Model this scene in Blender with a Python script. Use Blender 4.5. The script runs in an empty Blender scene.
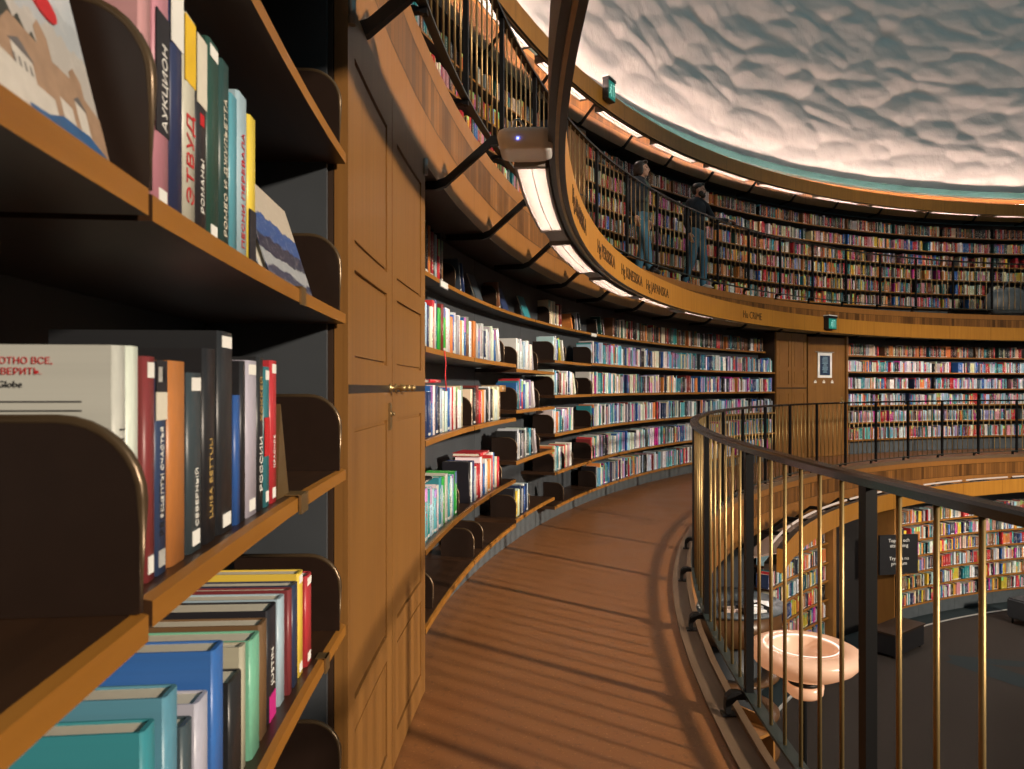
import bpy, bmesh, math, random
import numpy as np
from mathutils import Vector, Matrix, noise

random.seed(11)
C = bpy.context.scene.collection
PI = math.pi
rad = math.radians
sc = bpy.context.scene

# ------------------------------------------------------------------ helpers
def P(R, th, z=0.0):
    return Vector((R*math.cos(rad(th)), R*math.sin(rad(th)), z))

def frame(R, th, z=0.0):
    """local +X = along the curve (to the right seen from the hall's axis), +Y = outward, +Z = up"""
    return Matrix.Translation(P(R, th, z)) @ Matrix.Rotation(rad(th-90), 4, 'Z')

def tag(o, label=None, cat=None, group=None, kind=None):
    if label: o['label'] = label
    if cat: o['category'] = cat
    if group: o['group'] = group
    if kind: o['kind'] = kind
    return o

def empty(name, M=None):
    o = bpy.data.objects.new(name, None)
    C.objects.link(o)
    o.empty_display_size = 0.1
    if M is not None: o.matrix_world = M
    return o

def mobj(name, bm, mats, parent=None, M=None, smooth=False):
    me = bpy.data.meshes.new(name)
    bm.to_mesh(me); bm.free()
    for m in (mats if isinstance(mats, (list, tuple)) else [mats]): me.materials.append(m)
    if smooth:
        me.polygons.foreach_set('use_smooth', [True]*len(me.polygons))
    o = bpy.data.objects.new(name, me)
    C.objects.link(o)
    if parent is not None: o.parent = parent
    if M is not None:
        if parent is None: o.matrix_world = M
        else: o.matrix_local = M
    return o

def NB():
    bm = bmesh.new(); bm.loops.layers.uv.new('uv'); return bm

def quad(bm, pts, uvs=None, mi=0, sm=False):
    vs = [bm.verts.new(p) for p in pts]
    f = bm.faces.new(vs); f.material_index = mi; f.smooth = sm
    if uvs:
        l = bm.loops.layers.uv.active
        for lo, uv in zip(f.loops, uvs): lo[l].uv = uv
    return f

def sweep(bm, prof, th0, th1, n, mis=None, closed=True, caps=True, off=None):
    """sweeps an (r, z) outline about the hall's axis from th0 to th1; uv = (arc length, height)"""
    l = bm.loops.layers.uv.active
    off = off or Vector((0, 0, 0))
    rings = []
    full = abs(abs(th1-th0)-360) < 1e-6
    for i in range(n+1):
        t = th0+(th1-th0)*i/n
        rings.append([bm.verts.new(P(r, t, z)+off) for r, z in prof])
    m = len(prof)
    for i in range(n):
        for j in range(m if closed else m-1):
            k = (j+1) % m
            f = bm.faces.new((rings[i][j], rings[i+1][j], rings[i+1][k], rings[i][k]))
            if mis: f.material_index = mis[j]
            a0 = -rad(th0+(th1-th0)*i/n); a1 = -rad(th0+(th1-th0)*(i+1)/n)
            (r0, z0), (r1, z1) = prof[j], prof[k]
            hor = abs(z1-z0) < abs(r1-r0)
            v0, v1 = (r0, r1) if hor else (z0, z1)
            for lo, uv in zip(f.loops, ((a0*r0, v0), (a1*r0, v0), (a1*r1, v1), (a0*r1, v1))): lo[l].uv = uv
    if closed and caps and not full:
        for i, rev in ((0, False), (n, True)):
            vs = rings[i] if rev else rings[i][::-1]
            f = bm.faces.new(vs)
            for lo, v in zip(f.loops, vs): lo[l].uv = (v.co.x, v.co.z)
    bmesh.ops.recalc_face_normals(bm, faces=bm.faces[:]) if closed else None

def arcbox(bm, R0, R1, th0, th1, z0, z1, n=None, mis=None, off=None):
    n = n or max(1, int(abs(th1-th0)/1.3+0.999))
    sweep(bm, [(R0, z0), (R1, z0), (R1, z1), (R0, z1)], th0, th1, n, mis, off=off)

def box(bm, x0, x1, y0, y1, z0, z1, mi=0, M=None):
    l = bm.loops.layers.uv.active
    co = [Vector((x, y, z)) for z in (z0, z1) for y in (y0, y1) for x in (x0, x1)]
    if M is not None: co = [M @ c for c in co]
    v = [bm.verts.new(c) for c in co]
    for idx in ((0, 2, 3, 1), (4, 5, 7, 6), (0, 1, 5, 4), (2, 6, 7, 3), (0, 4, 6, 2), (1, 3, 7, 5)):
        f = bm.faces.new([v[i] for i in idx]); f.material_index = mi
        if l:
            for lo in f.loops:
                p = lo.vert.co
                lo[l].uv = (p.x+p.y, p.z)

def tube(bm, pts, r, n=8, cap=True, mi=0):
    pts = [Vector(p) for p in pts]
    rs = r if isinstance(r, (list, tuple)) else [r]*len(pts)
    rings = []
    up = None
    for i, p in enumerate(pts):
        d = (pts[min(i+1, len(pts)-1)]-pts[max(i-1, 0)]).normalized()
        if up is None:
            up = Vector((0, 0, 1)) if abs(d.z) < 0.9 else Vector((1, 0, 0))
        x = d.cross(up).normalized(); y = d.cross(x).normalized(); up = -y if False else up
        rings.append([bm.verts.new(p+rs[i]*(math.cos(2*PI*k/n)*x+math.sin(2*PI*k/n)*y)) for k in range(n)])
    for a, b in zip(rings, rings[1:]):
        for k in range(n):
            f = bm.faces.new((a[k], a[(k+1) % n], b[(k+1) % n], b[k])); f.smooth = True; f.material_index = mi
    if cap:
        bm.faces.new(rings[0][::-1]).material_index = mi; bm.faces.new(rings[-1]).material_index = mi
    bmesh.ops.recalc_face_normals(bm, faces=bm.faces[:])

def lathe(bm, prof, n=40, mi=0):
    rings = [[bm.verts.new((r*math.cos(2*PI*k/n), r*math.sin(2*PI*k/n), z)) for k in range(n)] for r, z in prof]
    for a, b in zip(rings, rings[1:]):
        for k in range(n):
            f = bm.faces.new((a[k], a[(k+1) % n], b[(k+1) % n], b[k])); f.smooth = True; f.material_index = mi

_dg = None
def text_bm(s, size, depth=0.001, align='LEFT'):
    cu = bpy.data.curves.new('lettering', 'FONT')
    cu.body = s; cu.size = size; cu.extrude = depth; cu.align_x = align; cu.resolution_u = 2
    o = bpy.data.objects.new('lettering', cu); C.objects.link(o)
    dg = bpy.context.evaluated_depsgraph_get()
    me = bpy.data.meshes.new_from_object(o.evaluated_get(dg))
    bm = NB(); bm.from_mesh(me)
    C.objects.unlink(o); bpy.data.objects.remove(o); bpy.data.meshes.remove(me); bpy.data.curves.remove(cu)
    return bm

# ------------------------------------------------------------------ materials
class NT:
    def __init__(s, name):
        s.m = bpy.data.materials.new(name); s.m.use_nodes = True
        s.t = s.m.node_tree; s.b = s.t.nodes['Principled BSDF']; s.out = s.t.nodes['Material Output']
    def n(s, typ, **kw):
        nd = s.t.nodes.new(typ)
        for k, v in kw.items(): setattr(nd, k, v)
        return nd
    def lk(s, a, b): s.t.links.new(a, b)
    def put(s, sock, v):
        if hasattr(v, 'is_linked') or isinstance(v, bpy.types.NodeSocket): s.lk(v, sock)
        else: sock.default_value = v
    def math(s, op, a, b=None, c=None):
        nd = s.n('ShaderNodeMath', operation=op)
        for i, v in enumerate((a, b, c)):
            if v is not None: s.put(nd.inputs[i], v)
        return nd.outputs[0]
    def mix(s, f, a, b):
        nd = s.n('ShaderNodeMix', data_type='RGBA')
        s.put(nd.inputs[0], f)
        for i, v in ((6, a), (7, b)):
            s.put(nd.inputs[i], (*v, 1) if isinstance(v, tuple) and len(v) == 3 else v)
        return nd.outputs[2]
    def between(s, v, a, b):
        return s.math('MULTIPLY', s.math('GREATER_THAN', v, a), s.math('LESS_THAN', v, b))
    def noise(s, vec, scale, detail=3, rough=0.55, dim='3D'):
        nd = s.n('ShaderNodeTexNoise', noise_dimensions=dim)
        if vec is not None: s.put(nd.inputs['Vector'], vec)
        nd.inputs['Scale'].default_value = scale; nd.inputs['Detail'].default_value = detail; nd.inputs['Roughness'].default_value = rough
        return nd.outputs[0]
    def uv(s):
        nd = s.n('ShaderNodeUVMap', uv_map='uv'); sp = s.n('ShaderNodeSeparateXYZ'); s.lk(nd.outputs[0], sp.inputs[0])
        return nd.outputs[0], sp.outputs[0], sp.outputs[1]
    def comb(s, x, y, z=0.0):
        nd = s.n('ShaderNodeCombineXYZ')
        for i, v in enumerate((x, y, z)): s.put(nd.inputs[i], v)
        return nd.outputs[0]
    def col(s, v): s.put(s.b.inputs['Base Color'], (*v, 1) if isinstance(v, tuple) and len(v) == 3 else v); return s
    def rough(s, v): s.put(s.b.inputs['Roughness'], v); return s
    def metal(s, v): s.put(s.b.inputs['Metallic'], v); return s
    def bump(s, h, strength=0.3, dist=0.02):
        nd = s.n('ShaderNodeBump'); nd.inputs['Strength'].default_value = strength; nd.inputs['Distance'].default_value = dist
        s.lk(h, nd.inputs['Height']); s.lk(nd.outputs[0], s.b.inputs['Normal']); return s

def plain(name, c, rough=0.5, metal=0.0, var=0.12, scale=14.0, spec=0.5):
    m = NT(name)
    tc = m.n('ShaderNodeTexCoord')
    f = m.noise(tc.outputs['Object'], scale, 4)
    m.col(m.mix(f, tuple(x*(1-var) for x in c), tuple(min(1, x*(1+var)) for x in c)))
    m.rough(rough).metal(metal); m.b.inputs['Specular IOR Level'].default_value = spec
    return m.m

def emit(name, c, strength):
    m = NT(name)
    m.col((0.02, 0.02, 0.02)); m.b.inputs['Emission Color'].default_value = (*c, 1); m.b.inputs['Emission Strength'].default_value = strength
    return m.m

def wood(name, c0, c1, rough=0.4, gx=26.0, gy=1.6, seam=0.0, along=False, spec=0.5):
    m = NT(name)
    vec, u, v = m.uv()
    if along: u, v = v, u
    g = m.noise(m.comb(m.math('MULTIPLY', u, gx), m.math('MULTIPLY', v, gy)), 1.0, 5, 0.6)
    big = m.noise(m.comb(m.math('MULTIPLY', u, 1.7), m.math('MULTIPLY', v, 1.1)), 1.0, 2)
    f = m.math('ADD', m.math('MULTIPLY', g, 0.75), m.math('MULTIPLY', big, 0.45))
    f = m.math('SUBTRACT', m.math('MULTIPLY', f, 1.7), 0.55); f = m.math('MAXIMUM', m.math('MINIMUM', f, 1.0), 0.0)
    c = m.mix(f, c0, c1)
    if seam:
        fr = m.math('FRACT', m.math('DIVIDE', u, seam))
        c = m.mix(m.math('LESS_THAN', fr, 0.006/seam), c, tuple(x*0.3 for x in c0))
    m.col(c).rough(rough); m.b.inputs['Specular IOR Level'].default_value = spec
    m.bump(g, 0.08, 0.004)
    return m.m

def tilewood(name, c0, c1):
    """veneered gallery front: smooth lower board, a course of small upright staves, a top board"""
    m = NT(name)
    vec, u, v = m.uv()
    h = m.math('SUBTRACT', v, 0.0)
    nd = m.n('ShaderNodeAttribute', attribute_name='band'); 
    hh = nd.outputs['Fac']                                    # height above the lower edge of the front
    w = 0.068
    cell = m.math('FLOOR', m.math('DIVIDE', u, w)); fr = m.math('FRACT', m.math('DIVIDE', u, w))
    wn = m.n('ShaderNodeTexWhiteNoise', noise_dimensions='1D'); m.lk(cell, wn.inputs['W'])
    grp = m.noise(m.comb(m.math('MULTIPLY', cell, 0.18), 3.3), 1.0, 1)
    g = m.noise(m.comb(m.math('MULTIPLY', u, 24.0), m.math('MULTIPLY', v, 1.6)), 1.0, 5, 0.6)
    base = m.mix(g, c0, c1)
    dk = m.math('MULTIPLY', m.math('ADD', m.math('MULTIPLY', wn.outputs[0], 0.85), m.math('MULTIPLY', m.math('GREATER_THAN', grp, 0.52), 0.35)), 0.75)
    stave = m.mix(dk, base, tuple(x*0.30 for x in c0))
    stave = m.mix(m.math('LESS_THAN', fr, 0.07), stave, tuple(x*0.2 for x in c0))
    inb = m.between(hh, 0.235, 0.445)
    c = m.mix(inb, base, stave)
    jl = m.math('ADD', m.between(hh, 0.229, 0.236), m.between(hh, 0.444, 0.451))
    c = m.mix(jl, c, tuple(x*0.15 for x in c0))
    sm = m.math('FRACT', m.math('DIVIDE', u, 1.24))
    c = m.mix(m.math('MULTIPLY', m.math('LESS_THAN', sm, 0.005), m.math('LESS_THAN', hh, 0.235)), c, tuple(x*0.3 for x in c0))
    m.col(c).rough(0.38)
    m.bump(m.math('SUBTRACT', g, m.math('MULTIPLY', jl, 3.0)), 0.1, 0.006)
    return m.m

def spine_shader(m, col, rnd, u, v, marks=True):
    if not marks:
        m.col(m.mix(m.math('MULTIPLY', m.noise(m.comb(m.math('MULTIPLY', u, 3.0), m.math('MULTIPLY', v, 4.0), m.math('MULTIPLY', rnd, 50.0)), 3.0, 4), 0.35), col, (0.05, 0.05, 0.055))); m.rough(0.4); return
    sp = m.between(u, 0.0, 1.0)
    w1 = m.math('FRACT', m.math('MULTIPLY', rnd, 7.31)); w2 = m.math('FRACT', m.math('MULTIPLY', rnd, 13.77)); w3 = m.math('FRACT', m.math('MULTIPLY', rnd, 29.3))
    bw = m.n('ShaderNodeRGBToBW'); m.lk(col, bw.inputs[0])
    light = m.math('GREATER_THAN', bw.outputs[0], 0.22)
    ink = m.mix(light, (0.72, 0.68, 0.6), (0.05, 0.045, 0.07))
    ink = m.mix(m.math('MULTIPLY', light, m.math('GREATER_THAN', w3, 0.6)), ink, (0.45, 0.03, 0.04))
    # coloured block at the head or foot of the spine
    hs = m.n('ShaderNodeHueSaturation'); m.lk(col, hs.inputs['Color']); m.put(hs.inputs['Hue'], m.math('ADD', 0.3, m.math('MULTIPLY', w2, 0.5))); hs.inputs['Saturation'].default_value = 0.75
    m.put(hs.inputs['Value'], m.math('ADD', 0.5, m.math('MULTIPLY', w3, 1.0)))
    lo = m.math('ADD', 0.58, m.math('MULTIPLY', w1, 0.25))
    blk = m.math('MULTIPLY', m.math('GREATER_THAN', w2, 0.7), m.math('GREATER_THAN', v, lo))
    c = m.mix(m.math('MULTIPLY', blk, sp), col, hs.outputs[0])
    # title lettering too small to read
    nz = m.noise(m.comb(m.math('MULTIPLY', v, 46.0), m.math('MULTIPLY', u, 2.2), m.math('MULTIPLY', rnd, 90.0)), 1.0, 2, 0.7)
    t0 = m.math('MULTIPLY', w3, 0.2)
    txt = m.math('MULTIPLY', m.math('GREATER_THAN', nz, 0.52), m.math('MULTIPLY', m.between(u, 0.28, 0.72), m.math('MULTIPLY', m.math('GREATER_THAN', v, m.math('ADD', 0.16, t0)), m.math('LESS_THAN', v, m.math('ADD', 0.5, m.math('MULTIPLY', w1, 0.4))))))
    c = m.mix(m.math('MULTIPLY', txt, 0.8), c, ink)
    # shelf-mark sticker
    stk = m.math('MULTIPLY', m.between(v, 0.03, 0.09), m.math('MULTIPLY', sp, m.math('GREATER_THAN', w1, 0.5)))
    c = m.mix(stk, c, (0.72, 0.72, 0.7))
    m.col(c); m.rough(0.42)

def book_mat(name='book_cover', marks=True):
    m = NT(name)
    vec, u, v = m.uv()
    oi = m.n('ShaderNodeObjectInfo')
    spine_shader(m, oi.outputs['Color'], oi.outputs['Random'], u, v, marks)
    return m.m

def book_rows_mat():
    m = NT('book_cover_rows')
    vec, u, v = m.uv()
    a = m.n('ShaderNodeAttribute', attribute_name='bcol')
    b = m.n('ShaderNodeAttribute', attribute_name='brnd')
    spine_shader(m, a.outputs['Color'], b.outputs['Fac'], u, v)
    return m.m

def picture_cover(name, bands, ns=5.0):
    """printed jacket: blurred bands of picture from foot to head"""
    m = NT(name)
    tc = m.n('ShaderNodeTexCoord'); sp = m.n('ShaderNodeSeparateXYZ'); m.lk(tc.outputs['Generated'], sp.inputs[0])
    nz = m.noise(tc.outputs['Generated'], ns, 5, 0.65)
    z = m.math('ADD', sp.outputs[2], m.math('MULTIPLY', m.math('SUBTRACT', nz, 0.5), 0.22))
    c = None
    for h, col in bands:
        c = m.mix(0.0, col, col) if c is None else m.mix(m.math('GREATER_THAN', z, h), c, col)
    n2 = m.noise(tc.outputs['Generated'], ns*3.5, 4, 0.7)
    c = m.mix(m.math('MULTIPLY', m.math('GREATER_THAN', n2, 0.56), 0.15), c, (0.75, 0.72, 0.68))
    m.col(c).rough(0.3)
    return m.m

MT = {}
MT['fascia'] = tilewood('gallery_front_wood', (0.205, 0.080, 0.019), (0.35, 0.148, 0.034))
MT['ring'] = wood('valance_wood', (0.34, 0.135, 0.020), (0.52, 0.235, 0.036), 0.35, 18, 1.2, seam=1.1)
MT['dark_wood'] = wood('dark_stained_wood', (0.020, 0.011, 0.007), (0.045, 0.023, 0.012), 0.45, 20, 1.5)
MT['ring_back'] = plain('brown_black_paint', (0.011, 0.008, 0.007), 0.4)
MT['shelf'] = wood('shelf_board_wood', (0.024, 0.0105, 0.005), (0.055, 0.024, 0.010), 0.38, 3, 26)
MT['edge'] = wood('shelf_edge_wood', (0.20, 0.078, 0.011), (0.33, 0.138, 0.020), 0.4, 2.5, 30)
MT['door'] = wood('cupboard_veneer', (0.140, 0.060, 0.015), (0.250, 0.116, 0.028), 0.42, 34, 1.2)
MT['doorline'] = plain('dark_inlay', (0.018, 0.014, 0.012), 0.4)
MT['slate'] = plain('slate_grey_paint', (0.042, 0.048, 0.056), 0.5, var=0.25, scale=4)
MT['plinth'] = plain('blue_grey_plinth_paint', (0.075, 0.088, 0.098), 0.45, var=0.35, scale=9)
MT['bookend'] = plain('brown_enamel', (0.017, 0.009, 0.006), 0.35, var=0.2, scale=30)
MT['bookend_rim'] = plain('worn_brown_edge', (0.10, 0.065, 0.035), 0.3, 0.5)
MT['brass'] = plain('brass', (0.34, 0.235, 0.10), 0.42, 0.8, 0.2, 30)
MT['dullbrass'] = plain('aged_brass', (0.30, 0.20, 0.09), 0.4, 0.8, 0.25, 20)
MT['iron'] = plain('black_iron', (0.004, 0.004, 0.0045), 0.45, 0.0, spec=0.3)
MT['handrail'] = plain('polished_black_rail', (0.006, 0.005, 0.005), 0.22, 0.0)
MT['flatbar'] = plain('grey_green_bar', (0.055, 0.070, 0.066), 0.35, 0.5)
MT['steel'] = plain('grey_steel', (0.30, 0.29, 0.28), 0.35, 0.5)
MT['lampgrey'] = plain('warm_grey_lamp_housing', (0.24, 0.205, 0.18), 0.42)
MT['lampfin'] = plain('louvre_fin', (0.30, 0.27, 0.24), 0.4, 0.0)
MT['router'] = plain('pale_grey_plastic', (0.80, 0.78, 0.75), 0.35)
MT['white'] = plain('white_plastic', (0.72, 0.72, 0.70), 0.4)
MT['blackpl'] = plain('black_plastic', (0.012, 0.012, 0.014), 0.4)
MT['reflector'] = plain('pale_reflector', (0.55, 0.42, 0.36), 0.4)
MT['teal_ledge'] = plain('teal_painted_ledge', (0.045, 0.115, 0.115), 0.4, var=0.25)
MT['pages'] = plain('paper_pages', (0.62, 0.58, 0.48), 0.8, var=0.1, scale=60)
MT['book'] = book_mat(); MT['book_near'] = book_mat('book_cover_lettered', False)
MT['bookrows'] = book_rows_mat()
MT['letter'] = plain('dark_letter', (0.040, 0.018, 0.008), 0.5)
MT['tinkwhite'] = plain('white_ink', (0.75, 0.74, 0.7), 0.6)
MT['tinkred'] = plain('red_ink', (0.50, 0.02, 0.025), 0.5)
MT['tinkblack'] = plain('black_ink', (0.02, 0.02, 0.025), 0.5)
MT['tinkgold'] = plain('gold_ink', (0.45, 0.30, 0.10), 0.4)
MT['yellowink'] = plain('yellow_ink', (0.75, 0.48, 0.03), 0.5)
MT['dark'] = plain('painted_opening_dark', (0.006, 0.005, 0.005), 0.7)  # near-black colour standing in for the darkness inside openings
MT['carpet'] = plain('dark_brown_carpet', (0.028, 0.0185, 0.013), 0.9, var=0.25, scale=60)
MT['carpet_teal'] = plain('dark_teal_carpet', (0.010, 0.022, 0.026), 0.9, var=0.2, scale=60)
MT['line'] = plain('pale_floor_line', (0.50, 0.47, 0.43), 0.7)
MT['oak'] = wood('oak_panel', (0.24, 0.105, 0.025), (0.34, 0.16, 0.04), 0.4, 20, 1.2)
MT['desk'] = wood('brown_desk_wood', (0.085, 0.038, 0.014), (0.15, 0.07, 0.026), 0.35, 20, 1.5)

def lino():
    m = NT('brown_linoleum')
    tc = m.n('ShaderNodeTexCoord')
    a = m.noise(tc.outputs['Object'], 3.5, 4); b = m.noise(tc.outputs['Object'], 75, 3, 0.7); d = m.noise(tc.outputs['Object'], 26, 4, 0.75)
    c = m.mix(a, (0.175, 0.066, 0.020), (0.26, 0.102, 0.031))
    c = m.mix(m.math('MULTIPLY', m.math('GREATER_THAN', b, 0.63), 0.55), c, (0.42, 0.21, 0.085))
    c = m.mix(m.math('MULTIPLY', m.math('GREATER_THAN', d, 0.60), 0.4), c, (0.080, 0.034, 0.014))
    m.col(c); m.rough(m.math('ADD', 0.30, m.math('MULTIPLY', a, 0.2))); m.bump(b, 0.05, 0.002)
    return m.m
MT['lino'] = lino()
MT['kerb'] = wood('worn_kerb_wood', (0.095, 0.058, 0.034), (0.18, 0.115, 0.068), 0.45, 3, 24)

def stucco():
    m = NT('white_lumpy_stucco')
    tc = m.n('ShaderNodeTexCoord')
    a = m.noise(tc.outputs['Object'], 2.2, 6, 0.6); b = m.noise(tc.outputs['Object'], 9, 5, 0.65)
    m.col(m.mix(a, (0.70, 0.685, 0.66), (0.80, 0.785, 0.76))).rough(0.85)
    m.bump(m.math('ADD', a, m.math('MULTIPLY', b, 0.2)), 0.30, 0.08)
    return m.m
MT['stucco'] = stucco()

E_RIM = emit('lit_bowl_rim', (1.0, 0.8, 0.68), 1.3)
E_LOUVRE = emit('lit_louvre', (1.0, 0.86, 0.78), 56.0)
E_TUBE = emit('lit_tube', (1.0, 0.74, 0.56), 0.6)
E_COVE = emit('lit_cove_tube', (1.0, 0.70, 0.57), 105.0)
E_GREEN = emit('lit_exit_green', (0.01, 0.42, 0.30), 0.40)
E_EXITW = emit('lit_exit_white', (0.45, 1.0, 0.8), 0.7)
E_BLUE = emit('blue_indicator', (0.15, 0.2, 1.0), 8.0)

# ------------------------------------------------------------------ hall shell
def band_attr(o, z0):
    me = o.data
    at = me.attributes.new('band', 'FLOAT', 'POINT')
    at.data.foreach_set('value', [v.co.z-z0 for v in me.vertices])

CH = 2.915                                   # storey height
def structure(name, bm, mats, smooth=False, label=None):
    o = mobj(name, bm, mats, smooth=smooth); o['kind'] = 'structure'
    if label: o['label'] = label
    return o

def front(name, R, z0, z1, back):
    bm = NB()
    sweep(bm, [(R, z0), (back, z0), (back, z1), (R, z1), ], -170, 190, 180, mis=[1, 1, 2, 0])
    bmesh.ops.recalc_face_normals(bm, faces=bm.faces[:])
    o = structure(name, bm, [MT['fascia'], MT['dark_wood'], MT['lino']])
    # finer height attribute needs vertices only at the two edges (linear in between)
    band_attr(o, z0)
    return o

# our gallery
front('trim_1', 12.45, -0.56, -0.004, 12.80)
bm = NB(); sweep(bm, [(12.56, -0.003), (14.13, -0.003), (14.13, 0.0), (12.56, 0.0)], -170, 190, 180); structure('floor_gallery', bm, MT['lino'])
bm = NB(); sweep(bm, [(12.452, 0.0), (12.56, 0.0), (12.56, 0.014), (12.452, 0.018)], -170, 190, 180)
sweep(bm, [(12.440, -0.02), (12.470, -0.02), (12.470, 0.038), (12.440, 0.038)], -170, 190, 180); structure('trim_kerb', bm, MT['kerb'])
bm = NB(); sweep(bm, [(14.13, 0.0), (14.2, 0.0), (14.2, CH-0.06), (14.13, CH-0.06)], -170, 190, 120); structure('wall_gallery', bm, MT['slate'])
bm = NB(); sweep(bm, [(12.802, -CH), (12.87, -CH), (12.87, -0.02), (12.802, -0.02)], -170, 190, 120); structure('wall_ground', bm, MT['slate'])
# upper gallery
front('trim_2', 13.79, 2.357, 2.912, 15.45)
bm = NB(); sweep(bm, [(13.81, 2.912), (15.45, 2.912), (15.45, 2.915), (13.81, 2.915)], -170, 190, 150); structure('floor_upper_gallery', bm, MT['lino'])
bm = NB(); sweep(bm, [(15.42, 2.916), (15.5, 2.916), (15.5, 5.26), (15.42, 5.26)], -170, 190, 120); structure('wall_upper_gallery', bm, MT['slate'])
front('trim_3', 15.06, 5.272, 5.828, 15.6)
bm = NB(); sweep(bm, [(14.93, 5.80), (15.12, 5.80), (15.12, 5.93), (14.93, 5.93)], -170, 190, 180); structure('trim_ledge', bm, MT['teal_ledge'])
# ground floor
bm = NB()
sweep(bm, [(0.001, -CH), (12.26, -CH)], -170, 190, 120, closed=False)
for f in bm.faces: f.material_index = 0
n0 = len(bm.faces)
sweep(bm, [(12.26, -CH), (12.31, -CH)], -170, 190, 180, closed=False)
bm.faces.ensure_lookup_table()
for f in bm.faces[n0:]: f.material_index = 1
n1 = len(bm.faces)
sweep(bm, [(12.31, -CH), (12.9, -CH)], -170, 190, 120, closed=False)
bm.faces.ensure_lookup_table()
for f in bm.faces[n1:]: f.material_index = 2
bmesh.ops.recalc_face_normals(bm, faces=bm.faces[:])
for f in bm.faces:
    if f.normal.z < 0: f.normal_flip()
structure('floor_hall', bm, [MT['carpet'], MT['line'], MT['carpet_teal']])
# pointed inlay in the hall carpet
bm = NB()
A = Vector((-6.46, 9.19, -CH+0.004)); B = Vector((-4.9, 8.75, -CH+0.004)); D = Vector((-6.75, 6.9, -CH+0.004))
def strip(bm, a, b, w):
    d = (b-a).normalized(); s = Vector((-d.y, d.x, 0))*w/2
    quad(bm, [a-s, b-s, b+s, a+s])
strip(bm, A, B, 0.26); strip(bm, A+Vector((0.05, -.05, .001)), Vector((-5.0, 6.4, -CH+0.005)), 0.5)
structure('trim_carpet_inlay', bm, MT['carpet_teal'])

# drum wall above the galleries: lumpy plaster relief, uplit from the cornice
def drum():
    nz = 215
    z0, z1 = 5.9, 14.5
    t0, t1 = -170.0, 190.0
    bm = NB()
    g = []
    seen = lambda t: 60 < t < 185
    ths = [-170+ i*1.5 for i in range(154)] + [60+ i*0.25 for i in range(1, 521)]
    for t in ths:
        row = []
        for j in range(nz+1):
            z = z0+(z1-z0)*j/nz
            s = 15.1*rad(t)
            w = noise.noise(Vector((s/1.9, z/0.9, 5.0))); w2 = noise.noise(Vector((s/1.9, z/0.9, 17.0)))
            p = Vector((s/1.0+0.4*w, z/0.47+0.4*w2, 0.37))
            d = noise.voronoi(p)[0]
            lump = 0.95-1.25*d[0]*d[0]+0.24*noise.noise(p*2.2)+0.05*noise.noise(p*6.0)+0.5*w
            fade = min(1.0, 0.30+(z-z0)/1.4)
            row.append(bm.verts.new(P(15.16-0.115*fade*lump, t, z)))
        g.append(row)
    for a, b in zip(g, g[1:]):
        for j in range(nz):
            bm.faces.new((a[j], a[j+1], b[j+1], b[j])).smooth = True
    return structure('wall_drum', bm, MT['stucco'], smooth=True)
drum()

# daylight window high in the drum, on the side of the hall behind the camera's right
WTH = -64.0
WM = frame(14.7, WTH, 8.3)
bm = NB()
box(bm, -1.0, -0.85, -0.1, 0.1, -1.3, 1.3); box(bm, 0.85, 1.0, -0.1, 0.1, -1.3, 1.3); box(bm, -0.85, 0.85, -0.1, 0.1, 1.15, 1.3); box(bm, -0.85, 0.85, -0.1, 0.1, -1.3, -1.15)
o = mobj('window_1', bm, MT['white'], M=WM); o['kind'] = 'structure'
ld = bpy.data.lights.new('daylight_and_fill', 'AREA'); ld.shape = 'RECTANGLE'; ld.size = 0.9; ld.size_y = 1.3; ld.energy = 480; ld.color = (1.0, 0.84, 0.66); ld.spread = rad(36)
lo = bpy.data.objects.new('daylight_and_fill', ld); C.objects.link(lo)
tgt = Vector((-13.0, 2.5, 0.4)); src = P(14.5, WTH, 8.3)
lo.matrix_world = Matrix.Translation(src) @ (tgt-src).to_track_quat('-Z', 'Y').to_matrix().to_4x4()

W2 = -82.0  # added window frame and lamp, put in to brighten the far lower side
bm = NB()
box(bm, -1.0, -0.85, -0.1, 0.1, -1.3, 1.3); box(bm, 0.85, 1.0, -0.1, 0.1, -1.3, 1.3); box(bm, -0.85, 0.85, -0.1, 0.1, 1.15, 1.3); box(bm, -0.85, 0.85, -0.1, 0.1, -1.3, -1.15)
o = mobj('added_fill_window', bm, MT['white'], M=frame(14.7, W2, 8.3)); o['kind'] = 'structure'
ld = bpy.data.lights.new('daylight_and_fill', 'AREA'); ld.shape = 'RECTANGLE'; ld.size = 1.4; ld.size_y = 1.6; ld.energy = 230; ld.color = (1.0, 0.86, 0.70); ld.spread = rad(30)
lo = bpy.data.objects.new('daylight_and_fill', ld); C.objects.link(lo)
tgt = Vector((-5.0, 11.0, -0.6)); src = P(14.5, W2, 8.3)
lo.matrix_world = Matrix.Translation(src) @ (tgt-src).to_track_quat('-Z', 'Y').to_matrix().to_4x4()

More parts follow.
